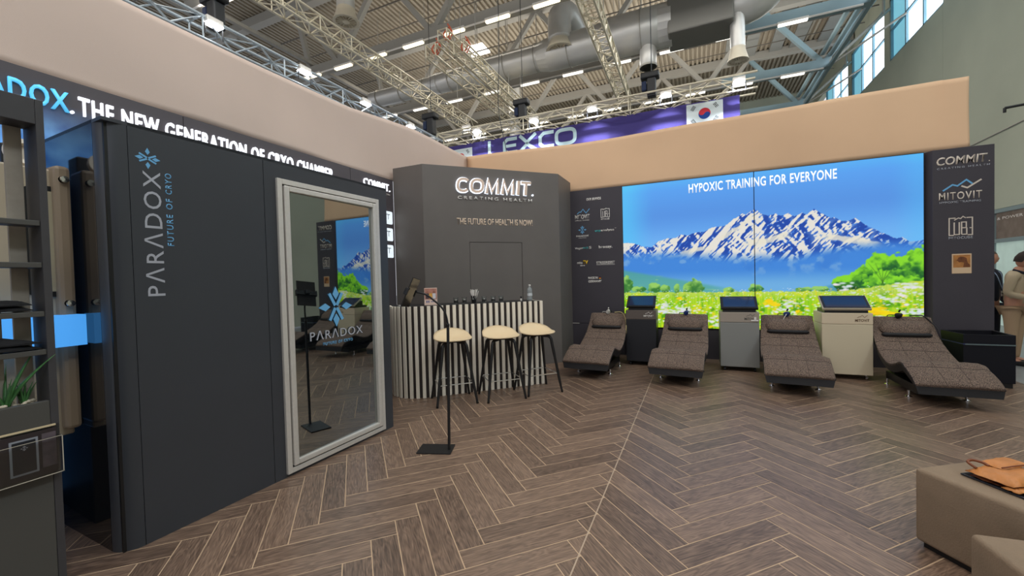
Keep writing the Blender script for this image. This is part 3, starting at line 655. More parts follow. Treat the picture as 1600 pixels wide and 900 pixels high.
# tube lamps below the truss chords
M_tube = mat('warm_tube_light', (255, 240, 200), .5, emit=2.6)
M_tube2 = mat('neutral_tube_light', (245, 240, 228), .5, emit=1.7)
ORD = ['first', 'second', 'third', 'fourth', 'fifth', 'sixth', 'seventh', 'eighth', 'ninth', 'tenth', 'eleventh', 'twelfth']
for Y, xs, lb_, mt_ in ((12.4, np.arange(-14.0, 3, 1.66), 'nearest', M_tube), (17.0, np.arange(-14.0, 5, 1.9), 'second', M_tube2), (21.45, np.arange(-13.2, 5.2, 1.9), 'third', M_tube2)):
    base = None; k = 0
    for x in xs:
        q = pix((x, Y-.22, 9.8))
        if not q or not (-10 < q[0] < 1610 and -10 < q[1] < 900): continue
        lab = '%s tube lamp from the left in the %s lamp row under the roof' % (ORD[k], lb_); k += 1
        if base is None:
            base = thing('ceiling_light', lab, 'ceiling light', (x, Y-.22, 9.86), group='tube lamps of the %s row' % lb_)
            box('diffuser', (-.42, .42), (-.06, .06), (-.03, .03), mt_, base, bev=.01)
            box('housing', (-.44, .44), (-.07, .07), (.03, .10), M_white, base)
            rod('bracket', (-.3, 0, .08), (-.3, .12, .2), .012, M_steel, base, seg=4); rod('bracket', (.3, 0, .08), (.3, .12, .2), .012, M_steel, base, seg=4)
        else: dup(base, (x, Y-.22, 9.86), None, lab)
# supply air duct along X with outlets
M_duct = mat('galvanised_duct', (196, 194, 190), .4, metal=.45, noise=.06, nscale=2)
M_rim = mat('off_white_diffuser', (206, 196, 176), .6)
du = thing('air_duct', 'big round galvanised air duct under the hall roof', 'duct', (0, 14.7, 9.7))
segs = [(-13.2, .26), (-9.6, .34), (-7.6, .40), (-4.8, .48), (-2.6, .56), (-.6, .66)]
for (xa, ra), (xb, rb) in zip(segs[:-1], segs[1:]):
    rod('duct_section', (xa, 0, 0), (xb-.4, 0, 0), rb, M_duct, du, seg=20)
    bm = bmesh.new(); bm_rod(bm, (xb-.4, 0, 0), (xb, 0, 0), rb, 20, min(rb+.08, .66)); bm_obj('duct_reducer', bm, M_duct, du, smooth=False)
for xx in np.arange(-12.8, -1, 1.25):
    rr = next(r for x_, r in segs[1:] if x_ > xx)
    bm = bmesh.new(); bm_rod(bm, (xx, 0, 0), (xx+.03, 0, 0), rr+.03, 20); bm_obj('duct_flange', bm, M_steel, du)
    rod('hanger', (xx, 0, rr), (xx, 0, 3.5), .015, M_steel, du, seg=4)
box('plenum_box', (-.7, 1.15), (-.62, .62), (-.62, .62), mat('dark_plenum', (112, 110, 104), .5), du, bev=.05)
tube('duct_elbow', smoothcurve([(1.1, 0, 0), (1.7, 0, .05), (2.2, 0, .5), (2.3, 0, 1.3), (2.3, 0, 3.4)], 4), .55, M_duct, du, seg=18)
def outlet(name, x, Y, z, r, top, lab, elbow=None, par=None):
    t = thing(name, None if par else lab, None if par else 'air outlet', (x, Y, z))
    if par: t.parent = par; t.location = (x-par.location.x, Y-par.location.y, z-par.location.z)
    if elbow: tube('pipe', smoothcurve([(0, 0, .35), (0, 0, .8), (.0, .1, 1.25), (.15, .5, 1.5), (.3, 1.2, 1.2)], 4), r*.82, M_duct, t, seg=16)
    else: rod('pipe', (0, 0, .35), (0, 0, top-z), r*.68, M_duct, t, seg=16)
    lathe('collar', [(r*.7, .4), (r*.72, .3), (r*.95, .05), (r, 0), (r*.8, 0), (r*.75, .06)], M_rim, t, seg=20)
    box('vane', (-r*.8, r*.8), (-.01, .01), (0, .08), M_rim, t)
    for a in range(1, 8): box('vane', (-r*.8, r*.8), (-.008, .008), (.0, .07), M_rim, t, M=Matrix.Rotation(a*math.pi/8, 4, 'Z'))
    lathe('hub', [(0, -.02), (r*.25, -.01), (r*.28, .05)], M_rim, t, seg=12)
    lathe('throat', [(r*.78, .075), (0, .08)], M_black, t, seg=16)
    return t
outlet('air_outlet', -9.95, 10.0, 9.72, .40, 13.3, 'round air outlet on a vertical pipe, highest at the left')
outlet('air_outlet', -4.28, 14.3, 9.55, .5, 13.3, 'large round air outlet on an elbow in front of the duct', elbow=1, par=du)
outlet('air_outlet', .9, 10.3, 5.95, .28, 6.5, 'small round air outlet pipe to the right of the hanging banner') if False else None
outlet('air_outlet', 1.27, 14.5, 7.95, .30, 13.3, 'round air outlet on a long pipe, rightmost below the roof', par=du)
outlet('air_outlet', -8.3, 19.5, 8.1, .42, 13.3, 'faint round air outlet far away behind the lattice trusses')
t = thing('branch_pipe', None, None, (-1.35, 0, -1.25)); t.parent = du; rod('pipe', (0, 0, 0), (0, 0, .7), .27, M_duct, t, seg=16)
lathe('end_ring', [(.25, 0), (.285, 0), (.285, .06), (.25, .06)], M_steel, t, seg=16)

# square lattice trusses for show lighting
M_latt = mat('matt_aluminium_truss', (214, 204, 180), .45, metal=.35)
M_lattb = mat('cool_aluminium_truss', (176, 186, 192), .4, metal=.35)
def lattice(p0, p1, w, lab, mt_=M_latt, name='lattice_truss', step=None, r=.024, parent_loc=None):
    p0, p1 = Vector(p0), Vector(p1); t = thing(name, lab, 'truss', p0); d = (p1-p0); L_ = d.length; d.normalize()
    s = d.cross(Z_).normalized()*w/2; u = Z_*w/2
    cs = [s+u, -s+u, -s-u, s-u]
    for c in cs: rod('chord', c, c+d*L_, r, mt_, t, seg=6)
    step = step or w*1.15; n = int(L_/step)
    for k in range(n):
        a, b = d*(k*step), d*((k+1)*step)
        for j in range(4):
            c0, c1 = cs[j], cs[(j+1) % 4]
            if (k+j) % 2: c0, c1 = c1, c0
            rod('brace', a+c0, b+c1, r*.55, mt_, t, seg=4)
        if p0.z > 7 and k in (2, n-3): rod('hanger', a+u, a+Z_*(13-p0.z), .012, M_steel, t, seg=4)
        if k % 3 == 0:
            for j in range(4): rod('brace', a+cs[j], a+cs[(j+1) % 4], r*.6, mt_, t, seg=4)
    return t
XT, ZTR = -6.9, 5.42
tl = lattice((XT, -1.5, ZTR), (XT, 10.35, ZTR), .34, 'lattice truss with flood lights behind the left fabric banner', M_lattb, step=.45)
tb = lattice((XT+.1, 10.35, 5.58), (1.25, 10.35, 5.58), .34, 'lattice truss with flood lights above the purple banner', M_latt, step=.45)
lattice((-8.65, 5.6, 8.0), (-8.62, 15.7, 8.0), .38, 'lattice truss running to the back at the upper left', step=.34, r=.028)
lattice((-6.75, 9.9, 8.0), (-6.75, 16.1, 8.0), .32, 'left lattice truss of the bundle of three', step=.5, r=.026)
lattice((-6.35, 9.9, 8.35), (-6.35, 16.1, 8.35), .28, 'middle lattice truss of the bundle of three', step=.5, r=.026)
lattice((-5.95, 10.1, 8.0), (-5.95, 16.3, 8.0), .32, 'right lattice truss of the bundle of three', step=.5, r=.026)
lattice((-2.2, 8.2, 8.0), (-2.3, 15.9, 8.0), .38, 'lattice truss running to the back above the banner centre', step=.30, r=.03)
M_chain = mat('orange_chain', (196, 92, 62), .6)
for q, (x, y, z) in enumerate([(-6.75, 10.2, 8.2), (-6.35, 10.2, 8.5), (-5.95, 10.5, 8.2)]):
    pts = [(0, 0, -.2), (.14, 0, 0), (.02, .05, .22), (-.14, 0, .05), (-.02, -.05, -.16), (.10, 0, .1), (0, 0, .3)]
    t = tube('sling', smoothcurve(pts, 5), .022, M_chain, None, 5); t.location = (x, y, z); tag(t, '%s orange sling hanging on the bundled lattice trusses' % ['left', 'middle', 'right'][q], 'sling')
# flood lights sitting on the trusses
M_flood = mat('flood_light_glow', (245, 250, 255), .4, emit=14)
def flood(loc, lab, rz=0):
    t = thing('flood_light', lab, 'flood light', loc, rz)
    box('housing', (-.12, .12), (-.05, .05), (.03, .12), M_alu, t, bev=.01); box('lamp_face', (-.11, .11), (-.07, .07), (-.0, .03), M_flood, t, bev=.01)
    rod('bracket', (-.13, 0, .0), (-.13, 0, -.16), .012, M_black, t, seg=4); rod('bracket', (.13, 0, 0), (.13, 0, -.16), .012, M_black, t, seg=4)
    return t
ordn = ['first flood light from the left on the left truss', 'second flood light from the left on the left truss', 'third flood light from the left on the left truss', 'fourth flood light from the left on the left truss']
for k, y in enumerate((4.05, 5.66, 7.25, 8.85)): flood((XT+.18, y, 5.50), ordn[k], R(90))
labs = ['flood light in the corner of the two trusses', 'flood light above the first banner letter', 'flood light above the last banner letters', 'flood light above the bare banner middle', 'flood light left of the right flag', 'flood light right of the right flag']
for k, x in enumerate((-6.98, -5.45, -3.77, -2.25, -.56, .90)):
    t = flood((x, 10.12, 5.55), labs[k])
    if k:
        l = D.lights.new('banner_spot', 'SPOT'); l.energy = 330; l.spot_size = R(95); l.spot_blend = .9; l.color = (.8, .85, 1); l.shadow_soft_size = .05
        lo = D.objects.new('banner_spot', l); COL.objects.link(lo); lo.location = (x, 10.0, 5.62); lo.rotation_euler = (R(22), 0, 0)
t = flood((-6.0, 10.5, 5.85), 'small second lamp just right of the truss corner')
# chain hoists with their cables
def hoist(loc, s, lab, top=10.0):
    t = thing('chain_hoist', lab, 'chain hoist', loc)
    box('motor', (-.09*s, .09*s), (-.08*s, .08*s), (-.28*s, .12*s), M_black, t, bev=.02*s)
    box('gear_cover', (-.22*s, .16*s), (-.11*s, .11*s), (.10*s, .24*s), M_black, t, bev=.03*s)
    box('chain_bag', (-.2*s, -.1*s), (-.08*s, .08*s), (-.14*s, .06*s), mat('blue_black_bag', (26, 40, 70), .7), t, bev=.02*s)
    rod('chain', (0, 0, .24*s), (0, 0, top-loc[2]), .010, M_black, t, seg=4); rod('chain', (.0, 0, -.28*s), (0, 0, -.55*s), .008, M_black, t, seg=4)
    return t
hoist((-6.9, 4.2, 5.88), 1.1, 'big black chain hoist on the left truss near the top edge')
hoist((-7.0, 10.2, 6.1), 1.2, 'black chain hoist above the corner of the two trusses')
hoist((-4.15, 10.3, 6.0), 1.1, 'black chain hoist above the last banner letters', 13)
hoist((-.88, 10.3, 5.98), 1.1, 'black chain hoist left of the right flag')
cb = tube('hanging_cable', smoothcurve([(-3.6, 8.0, 3.35), (-3.62, 8.0, 4.2), (-3.78, 8.0, 5.2), (-3.72, 8.0, 7), (-3.8, 8.0, 12.9)], 5), .008, M_black, None, 5)
tag(cb, 'thin black cable hanging from the roof behind the corner wall', 'cable')

# purple hanging banner with flags
bn = thing('hanging_banner', 'purple hanging banner with pale letters and a flag at each end', 'banner', (-2.6, 10.45, 4.3))
M_purple = mat('purple_banner_cloth', (66, 56, 124), .8)
box('banner_panel', (-4.0, 3.54), (0, .04), (-.6, 1.12), M_purple, bn)
M_lex = mat('pale_cyan_lettering', (196, 222, 226), .6)
def st(ch_pts, w=.15): 
    return stroke(ch_pts, w)
h = .45
def arc(cx, cy, rx, ry, a0, a1, n=10): return [(cx+rx*math.cos(R(a0+(a1-a0)*k/n)), cy+ry*math.sin(R(a0+(a1-a0)*k/n))) for k in range(n+1)]
def arc4(cx, cy, rx, ry, n=28):
    return [(cx+rx*math.copysign(abs(math.cos(2*math.pi*k/n))**.6, math.cos(2*math.pi*k/n)), cy+ry*math.copysign(abs(math.sin(2*math.pi*k/n))**.6, math.sin(2*math.pi*k/n))) for k in range(n)]
w_ = .09; q_ = w_/2; oc = arc4(2.26, h/2, .25, h/2-q_)
Ls = [('L', st([(q_, h), (q_, .12), (.10, q_), (.27, q_)], w_)), ('E', st([(.89, h-q_), (.60, h-q_), (.51, h-.12), (.51, .12), (.60, q_), (.89, q_)], w_)+st([(.555, h/2), (.86, h/2)], w_*.9)),
      ('X', st([(.97, h), (1.18, h/2+.02), (1.44, h)], w_)+st([(.95, 0), (1.18, h/2-.03), (1.46, 0)], w_)), ('C', st([(1.94, h-q_), (1.66, h-q_), (1.56, h-.13), (1.56, .13), (1.66, q_), (1.94, q_)], w_)), ('O', st(oc+[oc[0]], w_))]
for ch, L in Ls: polys('letter', L, (-5.29+2.6, -.004, .63), X_, Z_, M_lex, bn, ext=.004)
M_fw, M_fr, M_fb, M_fk = mat('flag_white', (222, 232, 232), .7), mat('flag_red', (205, 46, 58), .7), mat('flag_blue', (20, 66, 150), .7), mat('flag_black', (30, 30, 34), .7)
def flag(x0, z1, w):
    h_ = w*2/3; f = box('flag', (x0, x0+w), (-.012, -.002), (z1-h_, z1), M_fw, bn); cx, cz = x0+w/2, z1-h_/2; r = h_/4
    def disc(L, mt_, lift): polys('flag_symbol', L, (cx, -.0125, cz), (1, 0, 0), Z_, mt_, f, ext=.001, lift=lift)
    red = arc(0, 0, r, r, -30, 150, 14)+arc(-r/2*math.cos(R(-30)), -r/2*math.sin(R(-30)), r/2, r/2, 150, 330, 8)[1:]
    disc([arc(0, 0, r, r, 0, 359, 24)], M_fb, 0)
    disc([arc(0, 0, r, r, -30, 150, 14)], M_fr, .001)
    a = R(-30); disc([arc(-r/2*math.cos(a), -r/2*math.sin(a), r/2, r/2, 0, 350, 14)], M_fr, .002); disc([arc(r/2*math.cos(a), r/2*math.sin(a), r/2, r/2, 0, 350, 14)], M_fb, .002)
    for sx, sz, br in ((-1, 1, (0, 0, 0)), (1, 1, (1, 0, 1)), (-1, -1, (0, 1, 0)), (1, -1, (1, 1, 1))):
        px_, pz = sx*w*.31, sz*h_*.30; d = Vector((sx*w, sz*h_)).normalized(); q = Vector((-d.y, d.x)); L = []
        for k in range(3):
            c = Vector((px_, pz))+d*(k-1)*.035*w; hl = .075*w
            L += stroke([c-q*hl, c-q*.008*w], .019*w)+stroke([c+q*.008*w, c+q*hl], .019*w) if br[k] else stroke([c-q*hl, c+q*hl], .019*w)
        disc(L, M_fk, 0)
flag(-.14+2.6, 5.39-4.3, .75); flag(-6.55+2.6, 5.30-4.3, .75)

# right hall wall with clerestory windows
wr = thing('wall_right', 'green-grey concrete right wall of the hall', None, (7.35, 10, 0), kind='structure')
def wbx(nm, y, z, mt_, x=(0, .3), **k): return box(nm, x, (y[0]-10, y[1]-10), z, mt_, wr, **k)
SILL, HEAD = 9.93, 12.4
cuts = [-12, -4.1, .4, 4.9, 9.4, 13.9, 17.9, 22.4, 26.9, 34]
for y0, y1 in ((-12, 8.6), (8.6, 12.9), (17.95, 26.6), (26.6, 34)): wbx('concrete_panel', (y0+.012, y1-.012), (0 if y0 < 8 or y0 > 17 else 0, SILL), M_conc)
wbx('concrete_panel', (12.9, 17.95), (3.02, SILL), M_conc)
wbx('concrete_band', (-12, 34), (HEAD, 13.5), M_conc)
wbx('joint_backing', (-12, 34), (0, 13.4), mat('dark_joint', (70, 72, 66), .9), x=(.25, .31)) if False else None
M_win = mat('daylight_pane', (236, 246, 255), .5, emit=3.2); M_wtint = mat('tinted_pane', (120, 186, 206), .4, emit=.75); M_wfr = mat('pale_blue_window_frame', (120, 160, 176), .5)
wi = 0
for k, yb_ in enumerate((-9.1, -4.6, -.1, 4.4, 8.9, 13.4, 17.9, 22.4, 26.9)):
    wi += 1
    wd = thing('window_%d' % wi, None, None, (7.35, yb_, SILL), kind='structure')
    wbx('pillar', (yb_-.5, yb_), (SILL, HEAD), M_conc) 
    Wd = 4.0
    boxes('window_frame', [((.02, .16), (a, a+.09), (0, HEAD-SILL)) for a in (0, 1.3, 2.62, Wd-.09)]+[((.02, .16), (0, Wd), (z, z+.07)) for z in (0, 1.2, HEAD-SILL-.07)], M_wfr, wd)
    for j, (a, b_) in enumerate(((.09, 1.3), (1.39, 2.62), (2.71, Wd-.09))):
        for z_ in ((.07, 1.2), (1.27, HEAD-SILL-.07)): box('pane', (.10, .12), (a, b_), z_, M_win if j < 2 else M_wtint, wd)
# struts from the truss ends to the wall
for Y in (12.4, 17.0, 21.45, 26):
    t = thing('wall_strut', 'steel strut tying the roof truss at the %s bay to the right wall' % {12.4: 'nearest', 17.0: 'second', 21.45: 'third', 26: 'farthest'}[Y], 'strut', (5.2, Y, 10.1))
    rod('strut', (0, 0, 0), (2.1, .3, 1.9), .07, M_steel, t, seg=6); rod('strut', (.1, 0, .0), (2.1, -1.2, .9), .04, M_steel, t, seg=6)
    rod('post', (1.9, .25, 1.7), (1.9, .25, 3.2), .05, M_steel, t, seg=6)
# glazed hall gate low in the right wall
dr = thing('door_1', 'glazed hall gate with pale frames behind the printed column', None, (7.35, 15.4, 0), kind='structure')
M_gfr = mat('grey_green_gate_frame', (134, 150, 152), .45)
boxes('door_frame', [((-.06, .06), (a, a+.10), (-.06, 3.0)) for a in (-2.5, -1.28, -.06, 1.16, 2.4)]+[((-.06, .06), (-2.5, 2.5), (z, z+.10)) for z in (2.12, 2.9)], M_gfr, dr)
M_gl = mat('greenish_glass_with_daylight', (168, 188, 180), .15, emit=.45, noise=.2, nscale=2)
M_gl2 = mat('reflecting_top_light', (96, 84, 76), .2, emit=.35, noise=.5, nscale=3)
for a in (-2.4, -1.18, .04, 1.26):
    box('door_glass', (-.01, .01), (a, a+1.12 if a < 1 else 2.4), (-.06, 2.12), M_gl, dr); box('top_light', (-.01, .01), (a, a+1.12 if a < 1 else 2.4), (2.22, 2.9), M_gl2, dr)
text('gate_lettering', '& POWER', (-.012, 1.15, 2.72), -Y_, Z_, .95, .07, M_white, dr, ext=.001)
text('gate_lettering', '& POWER', (-.012, -.1, 2.72), -Y_, Z_, .95, .07, M_white, dr, ext=.001)
t = thing('wall_lamp_arm', 'small dark bracket arm high on the concrete wall at the right', 'bracket', (7.35, 13.0, 5.1)); rod('arm', (0, 0, 0), (-.9, .2, -.02), .03, M_blackm, t, seg=6); rod('tip', (-.9, .2, -.02), (-.9, .2, -.12), .03, M_blackm, t, seg=6)
for a, b_, lab in (((7.33, 13.0, 5.05), (7.33, 20.0, 4.95), 'thin cable running down the concrete wall to the column'),): tag(tube('wall_cable', [a, b_], .015, M_steel), lab, 'cable')
# far hall wall and left side
wf = box('wall_far', (-24, 7.4), (33, 33.4), (-.06, 13.4), M_conc); wf['kind'] = 'structure'
# ================================================================== THINGS ON THE STAND
# ---- cryo cabin
M_cab = mat('anthracite_lacquer', (60, 62, 67), .33, spec=.5, noise=.03, nscale=3)
M_cabgl = mat('glossy_black_lacquer', (22, 24, 28), .06, spec=.7, ior=1.6)
A0 = Vector((-2.969, 1.174, 0)); RZ = R(90-2.07); LC, HC, DC = 2.19, 2.46, 1.36
cb_ = thing('cryo_cabin', 'large anthracite cabin with a mirror glass door in pale frame, front left', 'cabin', A0, RZ)
rr = .11
prism('cabin_core', [(.02, .03), (LC-.02, .03), (LC-.02, DC), (.02, DC)], 0.0, HC-.02, M_black, cb_)
# rounded corner panel, front panels, glossy side
cor = [(rr-rr*math.sin(a), rr-rr*math.cos(a)) for a in [R(k*9) for k in range(11)]]
corner = cor+[(x+(.02 if x < .1 else 0), y) for x, y in []]
outer = [(rr-rr*math.sin(R(k*9)), rr-rr*math.cos(R(k*9))) for k in range(11)]; inner = [(rr-(rr-.02)*math.sin(R(k*9)), rr-(rr-.02)*math.cos(R(k*9))) for k in range(11)]
prism('corner_panel', outer+inner[::-1], 0, HC, M_cab, cb_, smooth=False).data.shade_smooth()
cb_.children[-1].data.set_sharp_from_angle(angle=R(30))
box('side_panel', (0, .02), (rr+.003, DC), (0, HC), M_cabgl, cb_)
box('side_panel', (LC-.02, LC), (.02, DC), (0, HC), M_cab, cb_)
box('front_panel', (rr+.003, .903), (0, .02), (0, HC), M_cab, cb_, bev=.001)
F0, F1, FZ0, FZ1 = .998, 2.062, .024, 2.325
boxes('front_panel', [((.907, F0), (0, .02), (0, HC)), ((F1, LC-.001), (0, .02), (0, HC)), ((F0, F1), (0, .02), (FZ1, HC)), ((F0, F1), (0, .02), (0, FZ0))], M_cab, cb_)
box('roof_panel', (.0, LC), (.0, DC), (HC-.02, HC-.001), M_cab, cb_)
def ringbx(x0, x1, z0, z1, w, y0, y1): return [((x0, x0+w), (y0, y1), (z0, z1)), ((x1-w, x1), (y0, y1), (z0, z1)), ((x0+w, x1-w), (y0, y1), (z1-w, z1)), ((x0+w, x1-w), (y0, y1), (z0, z0+w))]
dfr = boxes('door_frame', ringbx(F0, F1, FZ0, FZ1, .040, -.022, .01), M_alu, cb_, bev=.003)
boxes('frame_gap', ringbx(F0+.038, F1-.038, FZ0+.038, FZ1-.038, .014, -.006, .012), M_black, cb_)
dor = boxes('door', ringbx(F0+.05, F1-.05, FZ0+.052, FZ1-.05, .042, -.034, .012), M_alu, cb_, bev=.006)
def mirrorglass():
    m = D.materials.new('mirror_coated_glass'); m.use_nodes = True; nt = m.node_tree; b = nt.nodes['Principled BSDF']; L = nt.links.new
    b.inputs['Base Color'].default_value = rgb(14, 17, 20); b.inputs['Roughness'].default_value = .04
    gl = nt.nodes.new('ShaderNodeBsdfGlossy'); gl.inputs['Color'].default_value = (.78, .86, .86, 1); gl.inputs['Roughness'].default_value = .015
    mx = nt.nodes.new('ShaderNodeMixShader'); mx.inputs[0].default_value = .44; L(b.outputs[0], mx.inputs[1]); L(gl.outputs[0], mx.inputs[2]); L(mx.outputs[0], nt.nodes['Material Output'].inputs[0]); return m
GX0, GX1, GZ0, GZ1 = F0+.09, F1-.09, FZ0+.092, FZ1-.09
box('door_glass', (-(GX1-GX0)/2, (GX1-GX0)/2), (-.003, .003), (GZ0, GZ1), mirrorglass(), dor, M=Matrix.Translation(((GX0+GX1)/2, -.005, 0)) @ Matrix.Rotation(R(.8), 4, 'Z'))
polys('emblem', emblem(.178), (1.507, -.0155, 1.30), X_, Z_, M_skyblue, dor, ext=.001)
text('door_lettering', 'P\u039bR\u039bDOX', (1.238, -.0155, 1.030), X_, Z_, .565, .078, M_greylet, dor, ext=.001, spacing=1.15)
text('door_lettering', 'FUTURE OF CRYO', (1.365, -.0155, .975), X_, Z_, .315, .026, M_skyblue, dor, ext=.001, bold=.01, spacing=1.2)
text('cabin_lettering', 'P\u039bR\u039bDOX', (.262, -.0005, 1.457), Z_, -X_, .745, .092, M_greylet, cb_, ext=.001, spacing=1.18)
words('cabin_lettering', 'FUTURE OF CRYO', (.318, -.0005, 1.762), Z_, -X_, .448, .034, M_skyblue, cb_, ext=.001, bold=.01, spacing=1.25)
polys('emblem', emblem(.062), (.203, -.0005, 2.275), Z_, -X_, M_skyblue, cb_, ext=.001)
# ---- beige unit beside the cabin
M_be = mat('beige_lacquer', (176, 162, 140), .3, spec=.5)
un = thing('treatment_unit', 'beige unit with rounded window beside the cabin, behind the shelf', 'cabin', (-3.8, .55, 0))
box('body', (-.5, .43), (-1.2, .60), (.66, 2.20), M_be, un, bev=.01); box('plinth', (-.5, .25), (-1.2, .56), (0, .66), M_black, un)
box('chamfer_strip', (.30, .49), (.545, .615), (.70, 2.22), mat('brown_beige_lacquer', (146, 128, 108), .35), un, bev=.02)
wpoly = [(.592, .45), (.592, -.12)][::-1]
for cx, cz, a0 in ((.52, .38, 90), (.52, -.05, 180)):
    for k in range(7): a = R(a0+15*k); wpoly.append((cx+.07*math.cos(a), cz+.07*math.sin(a)))
def offs(P, d): c = Vector((.56, .165)); return [(p[0]+(.004 if p[0] > .58 else -d), p[1]+(d if p[1] > c.y else -d)) for p in P]
prism('window_surround', offs(wpoly, .03), 0, .012, M_black, un, M=frameM((.431, 0, 1.62), Y_, Z_))
prism('window_glass', wpoly, 0, .016, mat('smoked_cream_glass', (168, 158, 134), .12, spec=.6), un, M=frameM((.431, 0, 1.62), Y_, Z_))
for z in (2.14, 1.43): lathe('hinge_knob', [(0, .03), (.018, .028), (.02, .02), (.012, .012), (.012, 0), (.02, 0)], M_chrome, un, M=Matrix.Translation((.49, .58, z)) @ Matrix.Rotation(R(90), 4, 'Y'), seg=14)
box('light_strip', (.44, .58), (-1.2, .617), (1.19, 1.365), mat('blue_strip_light', (70, 150, 225), .5, emit=.85), un)
boxes('trim_strip', [((.25, .28), (.54, .60), (.66, 1.18))], mat('brass_trim', (176, 158, 104), .35, metal=.4), un)
rl = lathe('ring_light', [(.05, -.015), (.05, .015), (.075, .018), (.078, 0), (.075, -.018), (.05, -.015)], mat('white_plastic', (226, 216, 200), .5), None, seg=24, M=Matrix.Translation((-3.44, 1.02, 2.285)) @ Matrix.Rotation(R(75), 4, 'Y')); tag(rl, 'small white ring light standing on top of the beige unit', 'ring light')
t = box('speaker_box', (-3.75, -3.6), (.98, 1.1), (2.21, 2.36), M_black, bev=.01); tag(t, 'small black box on top of the beige unit', 'box')

# ---- shelf unit at the left edge
M_sh = mat('dark_grey_melamine', (62, 60, 62), .45, noise=.05, nscale=30); M_shf = mat('brown_grey_melamine', (74, 72, 68), .5)
sx0, sx1, sy0, sy1 = -.125, 0, -1.0, 0
sh = thing('shelf_unit', 'dark grey open shelf unit with concrete-look slats at the left edge', 'shelf', (-2.5, .805, 0))
box('side_board', (sx0, sx1), (-.025, 0), (0, 2.305), M_sh, sh, bev=.002); box('side_board', (sx0, sx1), (sy0, sy0+.035), (0, 2.305), M_sh, sh, bev=.002)
box('top_board', (sx0, sx1), (sy0+.036, -.0255), (2.20, 2.305), M_sh, sh, bev=.002)
for z in (1.80, 1.625, 1.42, 1.26): box('shelf_board', (sx0+.03, sx1-.004), (sy0+.036, -.0255), (z-.022, z), M_shf, sh, bev=.002)
box('planter_front', (-.03, -.001), (sy0+.036, -.0255), (.94, 1.043), M_shf, sh, bev=.002); box('planter_floor', (sx0+.02, -.031), (sy0+.036, -.036), (.95, .97), M_sh, sh)
box('lower_front', (-.03, -.002), (sy0+.036, -.0255), (0, .936), M_shf, sh, bev=.002)
M_sl = mat('concrete_look_slat', (160, 150, 138), .75, noise=.12, nscale=14)
for k in range(11): box('slat', (-.122, -.108), (-.085-.082*k, -.035-.082*k), (.972, 2.199), M_sl, sh, bev=.002)
# white pebbles in the planter
pb = random.Random(3)
bm = bmesh.new()
for k in range(200):
    s = pb.uniform(.008, .014); M = Matrix.Translation((pb.uniform(-.095, -.042), pb.uniform(-.95, -.05), 1.034+pb.uniform(-.01, .012))) @ Matrix.Rotation(pb.uniform(0, 6), 4, 'Z') @ Matrix.Diagonal((s, s*.8, s*.6, 1))
    bmesh.ops.create_icosphere(bm, subdivisions=1, radius=1, matrix=M)
me = D.meshes.new('pebble_bed'); bm.to_mesh(me); bm.free(); me.shade_smooth(); pbo = link('pebble_bed', me, None, mat('pale_pebble', (206, 192, 172), .7, noise=.2, nscale=30)); pbo.location = (-2.5, .805, 0); tag(pbo, 'pale pebbles filling the planter box of the shelf unit', 'pebbles', kind='stuff')
box('planter_soil', (-.104, -.034), (-.96, -.04), (.97, 1.022), mat('dark_soil', (40, 34, 28), .9), sh)
# aloe plants
M_aloe = mat('aloe_green', (62, 108, 58), .45, noise=.25, nscale=40)
def aloe(loc, lab, seed, leaves):
    t = thing('aloe_plant', lab, 'plant', loc); rd = random.Random(seed)
    for az, ln, lean in leaves:
        d = Vector((math.cos(az), math.sin(az), 0)); pts = []; rs = []
        for k in range(7):
            s = k/6; pts.append(d*(lean*ln*s**1.3)+Z_*(ln*s*(1-.18*lean*s))); rs.append(max(.0012, .017*(1-s)**.75*(ln/.2)**.5))
        tube('leaf', pts, rs, M_aloe, t, 6, flat=.45)
    return t
aloe((-2.562, .672, 1.023), 'spiky green aloe with long leaning leaves in the shelf planter', 1, [(1.2, .26, .35), (1.0, .24, .62), (1.9, .13, .2), (2.8, .2, .5), (4.2, .17, .5), (5.2, .14, .4), (0.2, .15, .5)])
aloe((-2.565, .725, 1.023), 'low bushy aloe at the front of the shelf planter', 2, [(k*.8, .11, .18+.1*(k % 3)) for k in range(8)])
# folded black clothes
M_cl_ = mat('black_cotton', (20, 20, 23), .9, bump=.5, bscale=40)
def folded(loc, s, lab, seed):
    rd = random.Random(seed); t = thing('folded_shirt', lab, 'clothing', loc)
    for lay in range(2):
        vs = []; fs = []; nx, ny = 9, 12
        for top in (1, 0):
            for i in range(nx):
                for j in range(ny):
                    x = (i/(nx-1)-.5)*.10*s; y = (j/(ny-1)-.5)*.34*s; e = min(1, 2.6*min(i, nx-1-i, j, ny-1-j)/ (nx-1))
                    z = lay*.022+(.004 if not top else .008+.020*e**.5*(1+.25*math.sin(j*1.3+seed)+.2*math.sin(i*1.7+lay)))
                    vs.append((x+rd.uniform(-.004, .004), y+rd.uniform(-.004, .004), z))
        n_ = nx*ny
        for i in range(nx-1):
            for j in range(ny-1):
                a = i*ny+j; fs.append((a, a+ny, a+ny+1, a+1)); fs.append((n_+a, n_+a+1, n_+a+ny+1, n_+a+ny))
        ed = [i*ny for i in range(nx)]+[(nx-1)*ny+j for j in range(1, ny)]+[i*ny+ny-1 for i in range(nx-2, -1, -1)]+[j for j in range(ny-2, 0, -1)]
        for a, b_ in zip(ed, ed[1:]+ed[:1]): fs.append((a, b_, n_+b_, n_+a))
        mesh('fold', vs, fs, M_cl_, t, True)
    return t
folded((-2.553, .585, 1.421), .95, 'folded black clothes on the middle shelf of the left unit', 1)
folded((-2.553, .595, 1.261), 1.0, 'folded black clothes on the lowest shelf, above the aloe', 4)
